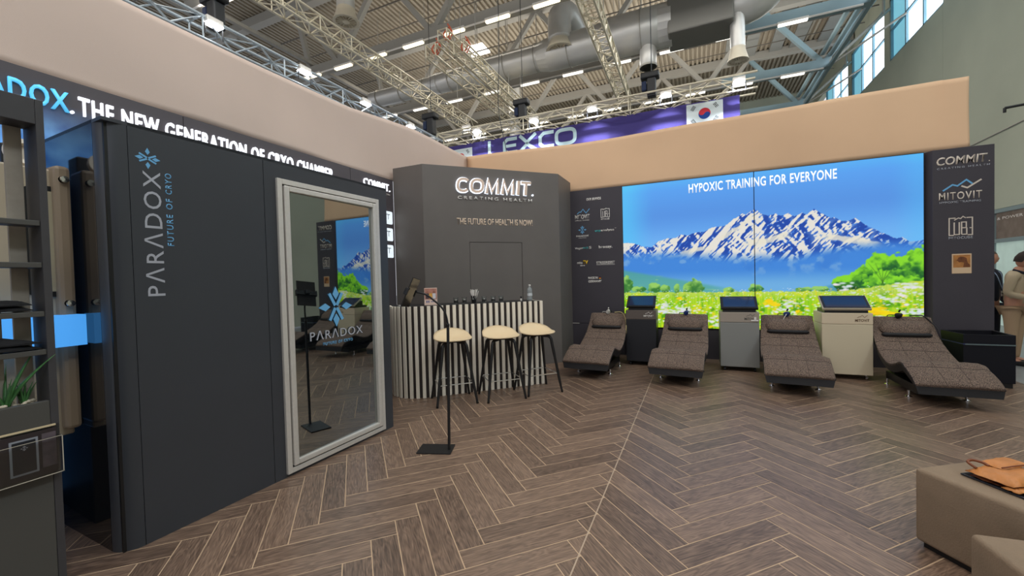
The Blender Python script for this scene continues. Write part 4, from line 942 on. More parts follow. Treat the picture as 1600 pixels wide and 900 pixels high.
t = box('clothing_label', (-.02, .02), (-.03, .03), (0, .001), M_white); t.location = (-2.54, .60, 1.314); tag(t, 'small white label lying on the folded clothes above the aloe', 'label')
# acrylic leaflet holder on the lower front
ah = thing('leaflet_holder', 'clear acrylic wall holder with a dark leaflet on the shelf unit', 'leaflet holder', (-2.495, .80, .74))
M_acr = mat('clear_acrylic', (235, 240, 240), .05, trans=1, ior=1.45)
boxes('acrylic_case', [((.03, .033), (-.55, 0), (.0, .155)), ((0, .033), (-.002, 0), (0, .155)), ((0, .033), (-.55, 0), (0, .003)), ((0, .002), (-.55, 0), (0, .20))], M_acr, ah)
boxes('case_edge', [((.0335, .0345), (-.55, .0), (.0, .003)), ((.0335, .0345), (-.55, 0), (.153, .155)), ((.0335, .0345), (-.003, 0), (0, .155)), ((0, .0345), (-.0005, .0005), (0, .002)), ((0, .0345), (-.0005, .0005), (.153, .155))], mat('acrylic_edge', (186, 178, 162), .3), ah)
box('top_edge_strip', (0, .006), (-.55, -.01), (.196, .203), mat('cream_edge', (206, 186, 150), .5), ah)
lf = thing('leaflet', 'dark product leaflet with a pale framed picture inside the acrylic holder', 'leaflet', (-2.485, .80, .744))
box('paper', (0, .004), (-.54, -.012), (0, .185), mat('dark_leaflet_print', (48, 40, 42), .4), lf)
box('picture_frame_print', (.0035, .0048), (-.145, -.066), (.022, .165), mat('leaflet_silver', (140, 142, 150), .4), lf); box('picture_print', (.0045, .0055), (-.138, -.073), (.030, .158), mat('leaflet_dark', (34, 36, 42), .3), lf)
polys('emblem_print', emblem(.011), (.0056, -.105, .13), Y_, Z_, M_greylet, lf, ext=.0005); box('picture_print', (.0040, .0050), (-.055, -.014), (.03, .17), mat('leaflet_plum', (86, 76, 82), .4, noise=.3, nscale=30), lf)

# ---- striped curved counter
ct = thing('bar_counter', 'curved counter clad in pale and dark vertical slats', 'counter', (0, 0, 0))
P1, P2 = Vector((-1.985, 5.505, 0)), Vector((-3.185, 4.335, 0)); dF = (P2-P1).normalized(); nF = Vector((dF.y, -dF.x, 0)); LF = (P2-P1).length
if nF.dot(Vector((1, -1, 0))) < 0: nF = -nF
rc = .38; Cc = P2-nF*rc
def cpath(s, off=0):
    if s < 0: 
        return P1-nF*(-s)+(-dF)*off, (-dF)
    if s <= LF: return P1+dF*s+nF*off, nF
    th = (s-LF)/rc
    if th < math.pi/2:
        v = nF*math.cos(th)+dF*math.sin(th); return Cc+v*(rc+off), v
    return Cc+dF*(rc+off)-nF*(s-LF-rc*math.pi/2), dF
HCt = 1.18; Stot = LF+rc*math.pi/2+.20
outl = [cpath(s, -.02)[0] for s in list(np.linspace(0.0, LF, 8))+[LF+rc*math.pi/2*k/10 for k in range(1, 11)]+[Stot]]
back = [Cc+dF*(rc-.02)-nF*.25, P1+dF*.0-nF*.52]
prism('counter_core', [(p.x, p.y) for p in outl+[outl[-1]-nF*.02, P1-nF*.50+dF*.02]], .0, HCt-.01, mat('dark_brown_core', (48, 40, 38), .7), ct)
prism('counter_top', [(p.x, p.y) for p in outl+[outl[-1]-nF*.02, P1-nF*.50+dF*.02]], HCt-.0095, HCt-.001, M_blackm, ct)
M_slatc = mat('pale_wood_slat', (236, 226, 210), .7, noise=.12, nscale=8, stretch=(6, 6, 1), coords='Generated')
bm = bmesh.new(); bm_box(bm, (-.0215, .0215), (-.022, .002), (.0, HCt), .002, 1); bmesh.ops.recalc_face_normals(bm, faces=bm.faces); msl = D.meshes.new('counter_slat'); bm.to_mesh(msl); bm.free(); msl.materials.append(M_slatc)
k = 0; s = .024
while s < Stot:
    p, v = cpath(s); M = Matrix.Translation(p) @ Matrix((Vector((-v.y, v.x, 0)), v, Z_)).transposed().to_4x4()
    link('counter_slat', msl, ct, None, M); s += .0833
for q in (.06, .14, .22, .30, .38, .46):
    p = P1-nF*q; link('counter_slat', msl, ct, None, Matrix.Translation(p) @ Matrix((nF, -dF, Z_)).transposed().to_4x4())
# ---- things on the counter
def cpos(x, y): return Vector((x, y, HCt))
M_glass = mat('clear_glass', (240, 244, 244), .03, trans=1, ior=1.45)
M_lidk = mat('dark_content', (84, 78, 76), .5)
def tumbler(x, y, lab):
    t = thing('glass_tumbler', lab, 'glass', cpos(x, y), group=None)
    lathe('glass', [(.030, 0), (.036, .085), (.034, .085), (.028, .006), (0, .006)], M_glass, t, seg=18)
    lathe('content', [(0, .008), (.027, .008), (.030, .045), (0, .048)], M_lidk, t, seg=14)
    lathe('candle_top', [(0, .0495), (.014, .049), (.014, .055), (0, .058)], M_white, t, seg=10)
for (x, y), lab in zip([(-3.02, 4.86), (-2.935, 4.945), (-2.73, 5.14), (-2.635, 5.235), (-2.55, 5.32)], ['leftmost glass tumbler on the striped counter', 'glass tumbler just left of the black stirrer cup', 'glass tumbler just right of the black stirrer cup', 'fourth glass tumbler from the left on the counter', 'rightmost glass tumbler on the striped counter']): tumbler(x, y, lab)
t = thing('stirrer_cup', 'black cup full of white stirrers on the counter', 'cup', cpos(-2.84, 5.045))
lathe('cup', [(.030, 0), (.040, .10), (.037, .10), (.028, .006), (0, .006)], M_black, t, seg=18)
text('cup_lettering', 'COMMIT', (-.026*S2+.040*S2-.010, -.026*S2-.040*S2-.0, .05), tt, Z_, .052, .016, M_white, t, ext=.001)
for k in range(16):
    a = k*2.4; rr_ = .02+.01*(k % 3); rod('stirrer', (rr_*.4*math.cos(a), rr_*.4*math.sin(a), .02), (rr_*1.7*math.cos(a), rr_*1.7*math.sin(a), .165+.008*(k % 4)), .0045, M_white, t, seg=5)
t = thing('water_bottle', 'clear plastic water bottle with white cap on the counter end', 'bottle', cpos(-2.23, 5.63))
lathe('bottle', [(.030, 0), (.036, .01), (.036, .05), (.033, .055), (.036, .06), (.036, .10), (.030, .115), (.036, .13), (.036, .155), (.030, .175), (.013, .20), (.013, .215), (0, .215)], mat('clear_plastic', (225, 230, 230), .1, trans=.75, ior=1.3), t, seg=20)
lathe('label_sleeve', [(.0365, .062), (.0372, .064), (.0372, .098), (.0365, .10)], mat('white_label', (210, 212, 214), .5), t, seg=20); lathe('cap', [(.016, .21), (.016, .232), (0, .234)], M_white, t, seg=14)
t = thing('salt_shaker', 'tiny shaker with a dark cap left of the water bottle', 'shaker', cpos(-2.33, 5.535)); lathe('shaker', [(.012, 0), (.014, .02), (.010, .035), (0, .035)], M_white, t, seg=12); lathe('cap', [(.011, .034), (.014, .05), (.010, .062), (0, .064)], M_black, t, seg=12)
t = thing('leaflet_stand', 'upright flyer with a picture of three people on the counter', 'flyer', cpos(-3.25, 4.60), R(35))
Mt_ = Matrix.Rotation(R(-14), 4, 'X')
box('card', (-.085, .085), (-.002, .002), (0, .235), mat('flyer_paper', (214, 186, 170), .5), t, M=Mt_)
box('picture_print', (-.08, .08), (-.0035, -.002), (.075, .225), mat('flyer_rose', (168, 112, 96), .5, noise=.3, nscale=18), t, M=Mt_)
for k, (px_, c, cl) in enumerate(((-.045, (150, 96, 74), (60, 40, 50)), (.0, (176, 120, 92), (206, 150, 60)), (.045, (140, 90, 70), (200, 196, 200)))):
    lathe('figure_print', [(0, .0015), (.017, .001), (.017, 0)], mat('print_skin_%d' % k, c, .6), t, M=Mt_ @ Matrix.Translation((px_, -.0035, .175)) @ Matrix.Rotation(R(90), 4, 'X'), seg=12)
    box('figure_print', (px_-.021, px_+.021), (-.0045, -.0035), (.085, .158), mat('print_cloth_%d' % k, cl, .6), t, M=Mt_)
boxes('flyer_print', [((-.06, -.045), (-.0032, -.002), (.03, .06)), ((-.035, -.02), (-.0032, -.002), (.03, .06)), ((.0, .06), (-.0032, -.002), (.04, .05))], mat('flyer_ink', (70, 80, 130), .5), t).matrix_local = Mt_
t = thing('candy_jar', 'small dark red jar with a white lid at the left counter end', 'jar', cpos(-3.50, 4.38)); lathe('jar', [(.028, 0), (.034, .01), (.034, .04), (0, .04)], mat('dark_red_content', (84, 34, 36), .3), t, seg=16); lathe('lid', [(.036, .04), (.036, .052), (.012, .058), (0, .066)], M_white, t, seg=16)
t = thing('tea_light', 'tiny white dish beside the red jar on the counter', 'dish', cpos(-3.56, 4.33)); lathe('dish', [(.018, 0), (.024, .016), (.022, .016), (.016, .004), (0, .004)], M_white, t, seg=14)
lathe('wax', [(.0, .012), (.021, .012)], M_white, t, seg=14)

# ---- bar stools
M_seat = mat('cream_seat_shell', (226, 202, 164), .5); M_legb = mat('black_stained_wood', (24, 22, 22), .45)
def make_stool():
    t = thing('bar_stool', 'x', 'bar stool', (0, 0, 0))
    # local: x across, +y towards the counter (the low back)
    nr, na = 9, 40; vs = []; fs = []
    def shape(a, rad):
        ca, sa = math.cos(a), math.sin(a); n_ = 3.2
        r = 1/((abs(ca)**n_+abs(sa)**n_)**(1/n_)); w = .235-(.03 if sa > 0 else -.0)*sa; x = ca*r*rad*w; y = sa*r*rad*.195
        return x, y
    def rim(a): s = math.sin(a); return .012+.115*max(0, s)**1.2+.018*abs(math.cos(a))**2.5
    for off in (0, 1):
        for i in range(nr):
            rad = (i+.001)/(nr-1)
            for j in range(na):
                a = 2*math.pi*j/na; x, y = shape(a, rad*(1 if not off else .985)); z = .768+rim(a)*rad**2.2-(.014 if off else 0)
                vs.append((x, y, z))
    N = nr*na
    for i in range(nr-1):
        for j in range(na):
            a, b_ = i*na+j, i*na+(j+1) % na; fs.append((a, b_, b_+na, a+na)); fs.append((N+a, N+a+na, N+b_+na, N+b_))
    for j in range(na): a, b_ = (nr-1)*na+j, (nr-1)*na+(j+1) % na; fs.append((a, b_, N+b_, N+a))
    mesh('seat', vs, fs, M_seat, t, True)
    tops = {}
    for sx in (-1, 1):
        for sy in (-1, 1):
            foot = (sx*.245, sy*.225, 0); knee = (sx*.135, sy*.12, .722); inn = (sx*.05, sy*.05, .740)
            tube('leg', smoothcurve([foot, (sx*.215, sy*.196, .2), (sx*.16, sy*.145, .60), knee, inn], 5), [.015]*4+[.0175]*5+[.020]*5+[.020]*7, M_legb, t, 10)
            tops[(sx, sy)] = Vector(foot).lerp(Vector(knee), .345)
    c = [tops[(-1, -1)], tops[(1, -1)], tops[(1, 1)], tops[(-1, 1)]]
    bm = bmesh.new()
    for a, b_ in zip(c, c[1:]+c[:1]): bm_rod(bm, a, b_, .0065, 8)
    bm_obj('footrest', bm, M_chrome, t)
    box('seat_plate', (-.09, .09), (-.09, .09), (.738, .756), M_black, t)
    return t
s0 = make_stool(); rs = R(43)
for k, ((x, y), lab) in enumerate(zip([(-2.776, 4.36), (-2.292, 4.732), (-1.954, 5.143)], ['left bar stool with cream shell seat, behind the black floor stand', 'middle bar stool with cream shell seat and black legs', 'right bar stool with cream shell seat, at the counter end'])):
    o = s0 if k == 0 else dup(s0, (0, 0, 0)); o.location = (x, y, 0); o.rotation_euler = (0, 0, rs if k != 2 else R(47)); o['label'] = lab; o['group'] = 'bar stools at the counter'

# ---- floor stand with tablet
fs_ = thing('tablet_stand', 'black floor stand with gooseneck and rectangular foot plate', 'stand', (0, 0, 0))
prism('foot_plate', [(-2.245, 2.89), (-1.955, 2.985), (-2.022, 3.172), (-2.312, 3.077)], 0.0, .012, M_blackm, fs_, bev=.002)
rod('pole', (-2.012, 3.055, .01), (-1.992, 3.062, 1.113), .0125, M_blackm, fs_, seg=14)
rod('collar', (-1.992, 3.062, 1.10), (-1.992, 3.062, 1.125), .015, M_black, fs_, seg=14)
tube('gooseneck', smoothcurve([(-1.992, 3.062, 1.115), (-2.002, 3.05, 1.204), (-2.03, 3.03, 1.27), (-2.077, 3.002, 1.325), (-2.143, 2.958, 1.388), (-2.21, 2.92, 1.41)], 6), .0085, M_blackm, fs_, 10)
tb_ = thing('tablet', 'thin dark tablet clamped on the gooseneck stand, seen from its edge', 'tablet', (-2.247, 2.89, 1.41))
ax = (Vector((-2.212, 2.913, 1.54))-Vector((-2.303, 2.853, 1.301))).normalized()      # long axis of the tilted tablet
vdir = Vector((-2.247, 2.89, -.1)).normalized(); nn = (Vector((-.913, -.407, .36))).normalized(); nn = (nn-ax*nn.dot(ax)).normalized()
sd_ = (vdir*.93+Vector((.913, .407, 0))*.37); sd_ = (sd_-ax*sd_.dot(ax)).normalized(); nn = sd_.cross(ax)
Mtab = Matrix((sd_, ax, nn)).transposed().to_4x4()
box('case', (-.09, .09), (-.132, .132), (-.004, .004), mat('dark_grey_aluminium', (50, 48, 48), .6, spec=.2), tb_, bev=.003, M=Mtab)
box('screen', (-.084, .084), (-.126, .126), (.004, .0047), mat('dark_screen', (14, 16, 20), .1), tb_, M=Mtab)
ck = thing('clamp', None, None, (-2.247, 2.89, 1.41)); ck.parent = fs_
boxes_ = bmesh.new()
for b3 in [((-.10, -.086), (-.03, .03), (-.02, .012)), ((.086, .10), (-.03, .03), (-.02, .012)), ((-.1, .1), (-.022, .022), (-.022, -.008)), ((-.02, .02), (-.02, .02), (-.05, -.02))]: bm_box(boxes_, *b3, .002, 1)
bm_obj('clamp_body', boxes_, M_black, ck, M=Mtab)

rebase(fs_, (-2.13, 3.03, 0)); rebase(ct, (-2.7, 4.9, 0))
# ---- loungers
def fabric():
    m = mat('melange_brown_fabric', (100, 86, 78), .9, bump=.5, bscale=420); nt = m.node_tree; b = nt.nodes['Principled BSDF']; L = nt.links.new
    tc = nt.nodes.new('ShaderNodeTexCoord'); mp = nt.nodes.new('ShaderNodeMapping'); mp.inputs['Scale'].default_value = (260, 90, 90); L(tc.outputs['Object'], mp.inputs[0])
    n = nt.nodes.new('ShaderNodeTexNoise'); n.inputs['Scale'].default_value = 1; n.inputs['Detail'].default_value = 3; L(mp.outputs[0], n.inputs[0])
    n2 = nt.nodes.new('ShaderNodeTexNoise'); n2.inputs['Scale'].default_value = 170; L(tc.outputs['Object'], n2.inputs[0])
    av = nt.nodes.new('ShaderNodeMath'); av.operation = 'ADD'; L(n.outputs[0], av.inputs[0]); L(n2.outputs[0], av.inputs[1])
    cr = nt.nodes.new('ShaderNodeValToRGB'); cr.color_ramp.elements[0].position = .42; cr.color_ramp.elements[0].color = rgb(50, 43, 41); cr.color_ramp.elements[1].position = .60; cr.color_ramp.elements[1].color = rgb(150, 127, 111)
    hf_ = nt.nodes.new('ShaderNodeMath'); hf_.operation = 'MULTIPLY'; hf_.inputs[1].default_value = .5; L(av.outputs[0], hf_.inputs[0]); L(hf_.outputs[0], cr.inputs[0]); L(cr.outputs[0], b.inputs['Base Color']); return m
M_seam = mat('seam_thread', (62, 53, 49), .9); M_fab = fabric(); M_side = mat('dark_side_leatherette', (27, 25, 27), .6, bump=.2, bscale=200)
def make_lounger():
    t = thing('lounger', 'x', 'lounge chair', (0, 0, 0)); Wd = .35
    top = smoothcurve([(0, -.0, .258), (0, .06, .31), (0, .17, .370), (0, .33, .440), (0, .44, .435), (0, .58, .387), (0, .70, .368), (0, .84, .392), (0, 1.05, .492), (0, 1.22, .63), (0, 1.33, .77), (0, 1.385, .865)], 4)
    n = len(top); ny_ = 15; vs = []; fs = []
    L_ = [0]
    for a, b_ in zip(top[:-1], top[1:]): L_.append(L_[-1]+(b_-a).length)
    seams = [.30, .56, .82, 1.05, 1.26]
    def nrm(k): d = (top[min(k+1, n-1)]-top[max(k-1, 0)]).normalized(); return Vector((0, -d.z, d.y))
    th = .10
    for k in range(n):
        nv = nrm(k); wk = Wd*(1-.10*max(0, (L_[k]-1.05)/.6)) if L_[k] > 1.05 else Wd
        if k == 0: wk *= .97
        for j in range(ny_):
            u = -1+2*j/(ny_-1); q = max(0, abs(u)-.86)/.14; dz = -.022*q*q
            sm_d = min(abs(L_[k]-s_) for s_ in seams); dz -= .010*math.exp(-(sm_d/.016)**2); dz -= .007*math.exp(-((abs(u)-.36)/.05)**2)*(1 if L_[k] < 1.3 else 0)
            dz += .008*math.sin(k*.9+j*1.3)*math.sin(j*.7)*.5
            if k in (0, n-1): dz -= .012
            vs.append(Vector((u*wk, top[k].y, top[k].z))+nv*dz)
    for k in range(n-1):
        for j in range(ny_-1): a = k*ny_+j; fs.append((a, a+1, a+ny_+1, a+ny_))
    # underside of the top layer
    N = len(vs)
    for k in range(n):
        nv = nrm(k); wk = Wd*(1-.10*max(0, (L_[k]-1.05)/.6)) if L_[k] > 1.05 else Wd
        for u in (-1, 1): vs.append(Vector((u*wk*1.0, top[k].y, top[k].z))+nv*(-.045))
    for k in range(n-1):
        a, b_ = N+2*k, N+2*k+2; fs.append((k*ny_, (k+1)*ny_, b_, a)); fs.append((k*ny_+ny_-1, a+1, b_+1, (k+1)*ny_+ny_-1)); fs.append((a, b_, b_+1, a+1))
    fs.append(tuple(range(ny_))[::-1]+(N, N+1)); fs.append(tuple((n-1)*ny_+j for j in range(ny_))+(N+2*(n-1)+1, N+2*(n-1)))
    o = mesh('cushion', vs, fs, M_fab, t, True); o.data.set_sharp_from_angle(angle=R(50))
    # dark shell that carries the cushion
    bm = bmesh.new(); rows = []
    for k in range(0, n):
        nv = nrm(k); wk = (Wd*(1-.10*max(0, (L_[k]-1.05)/.6)) if L_[k] > 1.05 else Wd)
        p0 = top[k]-nv*.040; p1 = top[k]-nv*(.125 if 0 < k < n-1 else .105); f_ = max(0, 1-L_[k]/.30); p1 = p1.lerp(top[k]-Vector((0, -.012, .112)), f_)
        rows.append([bm.verts.new((-wk*.998, p0.y, p0.z)), bm.verts.new((wk*.998, p0.y, p0.z)), bm.verts.new((wk*.94, p1.y, p1.z)), bm.verts.new((-wk*.94, p1.y, p1.z))])
    for a, b_ in zip(rows[:-1], rows[1:]):
        for j in range(4): bm.faces.new((a[j], a[(j+1) % 4], b_[(j+1) % 4], b_[j]))
    bm.faces.new(rows[0]); bm.faces.new(rows[-1][::-1])
    bm_obj('shell', bm, M_side, t)
    tube('piping', [top[k]+nrm(k)*(-.034)+Vector((-Wd*(1-.10*max(0, (L_[k]-1.05)/.6) if L_[k] > 1.05 else 1), 0, 0)) for k in range(n)], .0045, M_black, t, 5)
    tube('piping', [top[k]+nrm(k)*(-.034)+Vector((Wd*(1-.10*max(0, (L_[k]-1.05)/.6) if L_[k] > 1.05 else 1), 0, 0)) for k in range(n)], .0045, M_black, t, 5)
    # stitched seams
    for k in [min(range(n), key=lambda q: abs(L_[q]-s_)) for s_ in seams]:
        wk = Wd*(1-.10*max(0, (L_[k]-1.05)/.6)) if L_[k] > 1.05 else Wd
        tube('seam', [vs[k*ny_+j]+nrm(k)*.0005 for j in range(ny_)], .0028, M_seam, t, 5)
    for j0 in (5, 9): tube('seam', [vs[k*ny_+j0]+nrm(k)*.0005 for k in range(1, int(n*.86))], .0020, M_seam, t, 5)
    # head pillow
    pv = []; pf = []; na, nk = 16, 11
    for k in range(nk):
        u = -1+2*k/(nk-1); sc = (1-abs(u)**6)**.5 if abs(u) < 1 else .0; sc = max(sc, .25)
        for j in range(na):
            a = 2*math.pi*j/na; yy, zz = math.cos(a)*.112*sc, math.sin(a)*.058*sc
            if math.sin(a) < 0: zz *= .5
            d = (top[-1]-top[-9]).normalized(); nv = Vector((0, -d.z, d.y)); c = top[-7]+nv*.018
            pv.append(Vector((u*.262, 0, 0))+c+d*yy+nv*zz)
    for k in range(nk-1):
        for j in range(na): a, b_ = k*na+j, k*na+(j+1) % na; pf.append((a, b_, b_+na, a+na))
    pf += [tuple(range(na))[::-1], tuple((nk-1)*na+j for j in range(na))]
    mesh('head_pillow', pv, pf, M_fab, t, True)
    d = (top[-1]-top[-9]).normalized(); nv = Vector((0, -d.z, d.y)); c = top[-7]+nv*.016
    tube('pillow_underside', [c-d*.100+Vector((u*.255, 0, 0))+nv*.012 for u in (-1, -.9, -.5, 0, .5, .9, 1)], [.010, .028, .031, .032, .031, .028, .010], M_side, t, 8)
    # base
    boxes('base_frame', [((-.24, .24), (.30, 1.12), (.08, .17)), ((-.05, .05), (.2, 1.1), (.17, .26)), ((-.2, .2), (.98, 1.10), (.17, .36))], M_black, t)
    for sx in (-1, 1):
        for yy in (.46, 1.06): lathe('foot', [(.034, 0), (.034, .012), (.014, .02), (.014, .08), (0, .08)], M_chrome, t, (sx*.25, yy, 0), 12)
    return t
ch0 = make_lounger()
spots = [(-1.50, 5.90, R(-4), 'first lounger from the left, beside the black console'), (-.275, 5.87, R(-5), 'second lounger, between the black and the grey console'), (1.11, 5.84, R(-4.5), 'third lounger, between the grey and the cream console'), (2.51, 5.80, R(0), 'large rightmost lounger in front of the printed column')]
for k, (x, y, rz, lab) in enumerate(spots):
    o = ch0 if k == 0 else dup(ch0, (0, 0, 0)); o.location = (x, y, 0); o.rotation_euler = (0, 0, rz); o['label'] = 'brown melange '+lab; o['group'] = 'loungers in front of the picture wall'
# breathing masks hung over the backrests
M_bl = mat('navy_blue_rubber', (34, 52, 110), .4); M_gr = mat('pale_grey_strap', (190, 186, 178), .6)
for k, (x, y, z, lab, col, strap) in enumerate([(-1.42, 7.29, .868, 'pale grey breathing mask on top of the first lounger', M_gr, 0), (-.155, 7.255, .868, 'blue breathing mask hung on the second lounger', M_bl, 0), (1.215, 7.225, .868, 'dark blue breathing mask with a pale tag on the third lounger', M_bl, 1), (2.48, 7.185, .868, 'small dark breathing mask on the rightmost lounger', M_black, 0)]):
    t = thing('breathing_mask', lab, 'mask', (x, y, z))
    lathe('mask_cup', [(.0, .065), (.018, .06), (.034, .03), (.040, 0), (.034, .0), (.0, .02)], col, t, seg=14, M=Matrix.Rotation(R(35+10*k), 4, 'X') @ Matrix.Rotation(R(25), 4, 'Y'))
    rod('valve', (.012, -.01, .055), (.02, -.03, .085), .011, M_black if k else M_gr, t, seg=10)
    tube('strap', smoothcurve([(-.03, 0, .01), (-.07, .01, .012), (-.10, .02, .0), (-.09, .06, -.06)], 4), .006, M_black if k else M_gr, t, 5)
    tube('strap', smoothcurve([(.03, 0, .01), (.05, .02, .03), (.06, .05, 0), (.06, .07, -.05)], 4), .006, M_black, t, 5)
    if strap: tube('tag_strap', [(-.0, -.05, .01), (-.035, -.085, -.04), (-.05, -.10, -.07)], .010, M_gr, t, 6, flat=.4)
for k, (x, y, rz, lab) in enumerate([(-1.50, 5.90, R(-4), 'thin pale hose looped over the first lounger'), (2.51, 5.80, R(0), 'thin dark hose looped over the rightmost lounger')]):
    o = tube('breathing_hose', smoothcurve([(.10, 1.40, .87), (.22, 1.375, .875), (.29, 1.34, .80), (.33, 1.25, .70), (.335, 1.22, .56), (.32, 1.38, .3), (.30, 1.46, .04)], 5), .008, mat('pale_hose', (186, 170, 120), .5) if k == 0 else M_side, None, 6); o.location = (x, y, 0); o.rotation_euler = (0, 0, rz); tag(o, lab, 'hose')

# ---- consoles between the loungers
def console(x0, x1, yf, yr, h, body, band, lab, logo, shade_side=None, screenrim=M_black):
    w = x1-x0; d = yr-yf; t = thing('training_console', lab, 'console', ((x0+x1)/2, (yf+yr)/2, 0), group='consoles between the loungers'); a, b_ = -w/2, w/2; f, r_ = -d/2, d/2
    box('cabinet', (a, b_), (f, r_), (.07, h-.155), body, t, bev=.006); box('logo_band', (a, b_), (f, r_), (h-.152, h), band, t, bev=.006)
    box('neck', (a+.04, b_-.04), (f+.04, r_-.04), (h, h+.05), M_black, t)
    # tilted screen head
    sl = Matrix.Translation((0, f+.012, h+.035)) @ Matrix.Rotation(R(34), 4, 'X')
    box('screen_case', (a+.012, b_-.012), (0, .30), (0, .035), screenrim, t, bev=.004, M=sl)
    s = box('screen_bezel', (a+.022, b_-.022), (.010, .29), (.035, .038), M_black, t, M=sl)
    box('screen', (a+.05, b_-.05), (.03, .27), (.0381, .0391), mat('blue_reflecting_screen', (30, 44, 72), .08, spec=.8), t, M=sl)
    prism('head_support', [(0, 0), (.26, 0), (.26, .16), (0, .03)], a+.06, b_-.06, M_black, t, M=Matrix.Translation((0, f+.05, h)) @ Matrix(((0, 0, 1, 0), (1, 0, 0, 0), (0, 1, 0, 0), (0, 0, 0, 1))))
    for sx in (a+.06, b_-.06):
        for sy in (f+.06, r_-.06): 
            bm = bmesh.new(); bm_rod(bm, (sx-.014, sy, .028), (sx+.014, sy, .028), .028, 14); bm_rod(bm, (sx, sy, .05), (sx, sy, .072), .014, 8); bm_obj('caster', bm, M_black if logo is not M_brown else M_chrome, t)
    polys('console_mark', zigzag(.11, .035), (b_-.17, f-.001, h-.062), X_, Z_, logo, t, ext=.001); text('console_lettering', 'MITOVIT', (b_-.195, f-.001, h-.115), X_, Z_, .155, .036, logo, t, ext=.001, bold=.02)
    return t
M_brown = mat('brown_lettering', (120, 92, 66), .5)
console(-1.085, -.60, 7.10, 7.48, .925, mat('black_satin_cabinet', (24, 25, 30), .35), mat('warm_grey_band', (92, 82, 76), .45), 'black console with a blue-reflecting screen, left of the second lounger', M_white)
console(.335, .86, 7.10, 7.50, .905, mat('mid_grey_cabinet', (134, 134, 130), .45), mat('taupe_band', (158, 146, 134), .45), 'grey console with tilted screen, in the middle of the picture wall', mat('dark_grey_lettering', (84, 80, 78), .5))
console(1.60, 2.165, 7.00, 7.46, .915, mat('cream_cabinet', (206, 192, 164), .45), mat('cream_band', (214, 196, 168), .45), 'cream console with tilted screen, left of the rightmost lounger', M_brown, screenrim=mat('cream_rim', (190, 178, 156), .45))
t = thing('paper_scrap', 'small white crumpled paper strip on the grey console band', 'paper', (.80, 7.095, .775)); box('paper', (-.05, .045), (-.006, 0), (0, .018), M_white, t); box('paper', (-.01, .02), (-.006, 0), (.01, .06), M_white, t, bev=.004)

# ---- black open box right of the last lounger
bb = thing('display_box', 'black open-topped display box on a plinth, right edge', 'display box', (3.31, 7.3, 0))
q = [(3.08-3.31, 7.06-7.3), (3.545-3.31, 7.045-7.3), (3.60-3.31, .27), (3.05-3.31, .21)]
M_bx = mat('black_lacquer', (20, 20, 27), .55, spec=.25)
def rimwall(qq, th, z0, z1, nm, mt_):
    bm = bmesh.new(); c = Vector((sum(a for a, _ in qq)/4, sum(b_ for _, b_ in qq)/4)); I = [Vector(p)+(c-Vector(p)).normalized()*th*1.4 for p in qq]
    o_ = [[bm.verts.new((p[0], p[1], z)) for p in qq] for z in (z0, z1)]; i_ = [[bm.verts.new((p.x, p.y, z)) for p in I] for z in (z0, z1)]
    for k in range(4):
        j = (k+1) % 4
        bm.faces.new((o_[0][k], o_[0][j], o_[1][j], o_[1][k])); bm.faces.new((i_[0][j], i_[0][k], i_[1][k], i_[1][j])); bm.faces.new((o_[1][k], o_[1][j], i_[1][j], i_[1][k])); bm.faces.new((o_[0][j], o_[0][k], i_[0][k], i_[0][j]))
    return bm_obj(nm, bm, mt_, bb)
prism('cabinet', q, .06, .525, M_bx, bb, bev=.003); prism('plinth', [(a*.93, b_*.93) for a, b_ in q], 0, .06, M_black, bb)
prism('shadow_gap', [(a*.98, b_*.98) for a, b_ in q], .525, .540, mat('blue_grey_rim', (70, 76, 120), .3), bb); rimwall(q, .03, .540, .655, 'rim', M_bx); prism('inner_floor', [(a*.9, b_*.9) for a, b_ in q], .54, .56, M_black, bb)
box('front_slot', (-.22, .235), (-.262, -.258), (.525, .54), mat('grey_green_trim', (96, 110, 112), .4), bb)

# ---- ottomans with the bag
M_vel = mat('taupe_velour', (136, 117, 97), .95, noise=.12, nscale=5, bump=.25, bscale=120)
def ottoman(poly, z0, z1, loc, lab):
    t = thing('ottoman', lab, 'ottoman', loc)
    bm = bmesh.new(); bm_prism(bm, poly, z0, z1); bmesh.ops.recalc_face_normals(bm, faces=bm.faces)
    bmesh.ops.bevel(bm, geom=list(bm.edges), offset=.022, segments=4, profile=.5, affect='EDGES')
    o = bm_obj('upholstery', bm, M_vel, t, smooth=True)
    c = Vector((sum(p[0] for p in poly)/len(poly), sum(p[1] for p in poly)/len(poly)))
    prism('base', [tuple(c+(Vector(p)-c)*.90) for p in poly], 0, z0+.02, M_black, t)
    return t
a0 = Vector((1.069, 2.905))
e1 = (Vector((1.52, 3.21))-a0); e1n = e1.normalized(); e2n = Vector((e1n.y, -e1n.x))
pl = [Vector((0, 0)), e1n*.55, e1n*.55+e2n*.54, e2n*.54]
ottoman([tuple(p) for p in pl], .03, .425, (a0.x, a0.y, 0), 'taupe velour ottoman with the tan bag on it')
b0 = Vector((1.05, 2.37)); pl2 = [Vector((0, 0)), Vector((.62, .07)), Vector((.70, -.56)), Vector((.09, -.62))]
ottoman([tuple(p) for p in pl2], .03, .375, (b0.x, b0.y, 0), 'taupe velour ottoman cut off by the lower right corner')
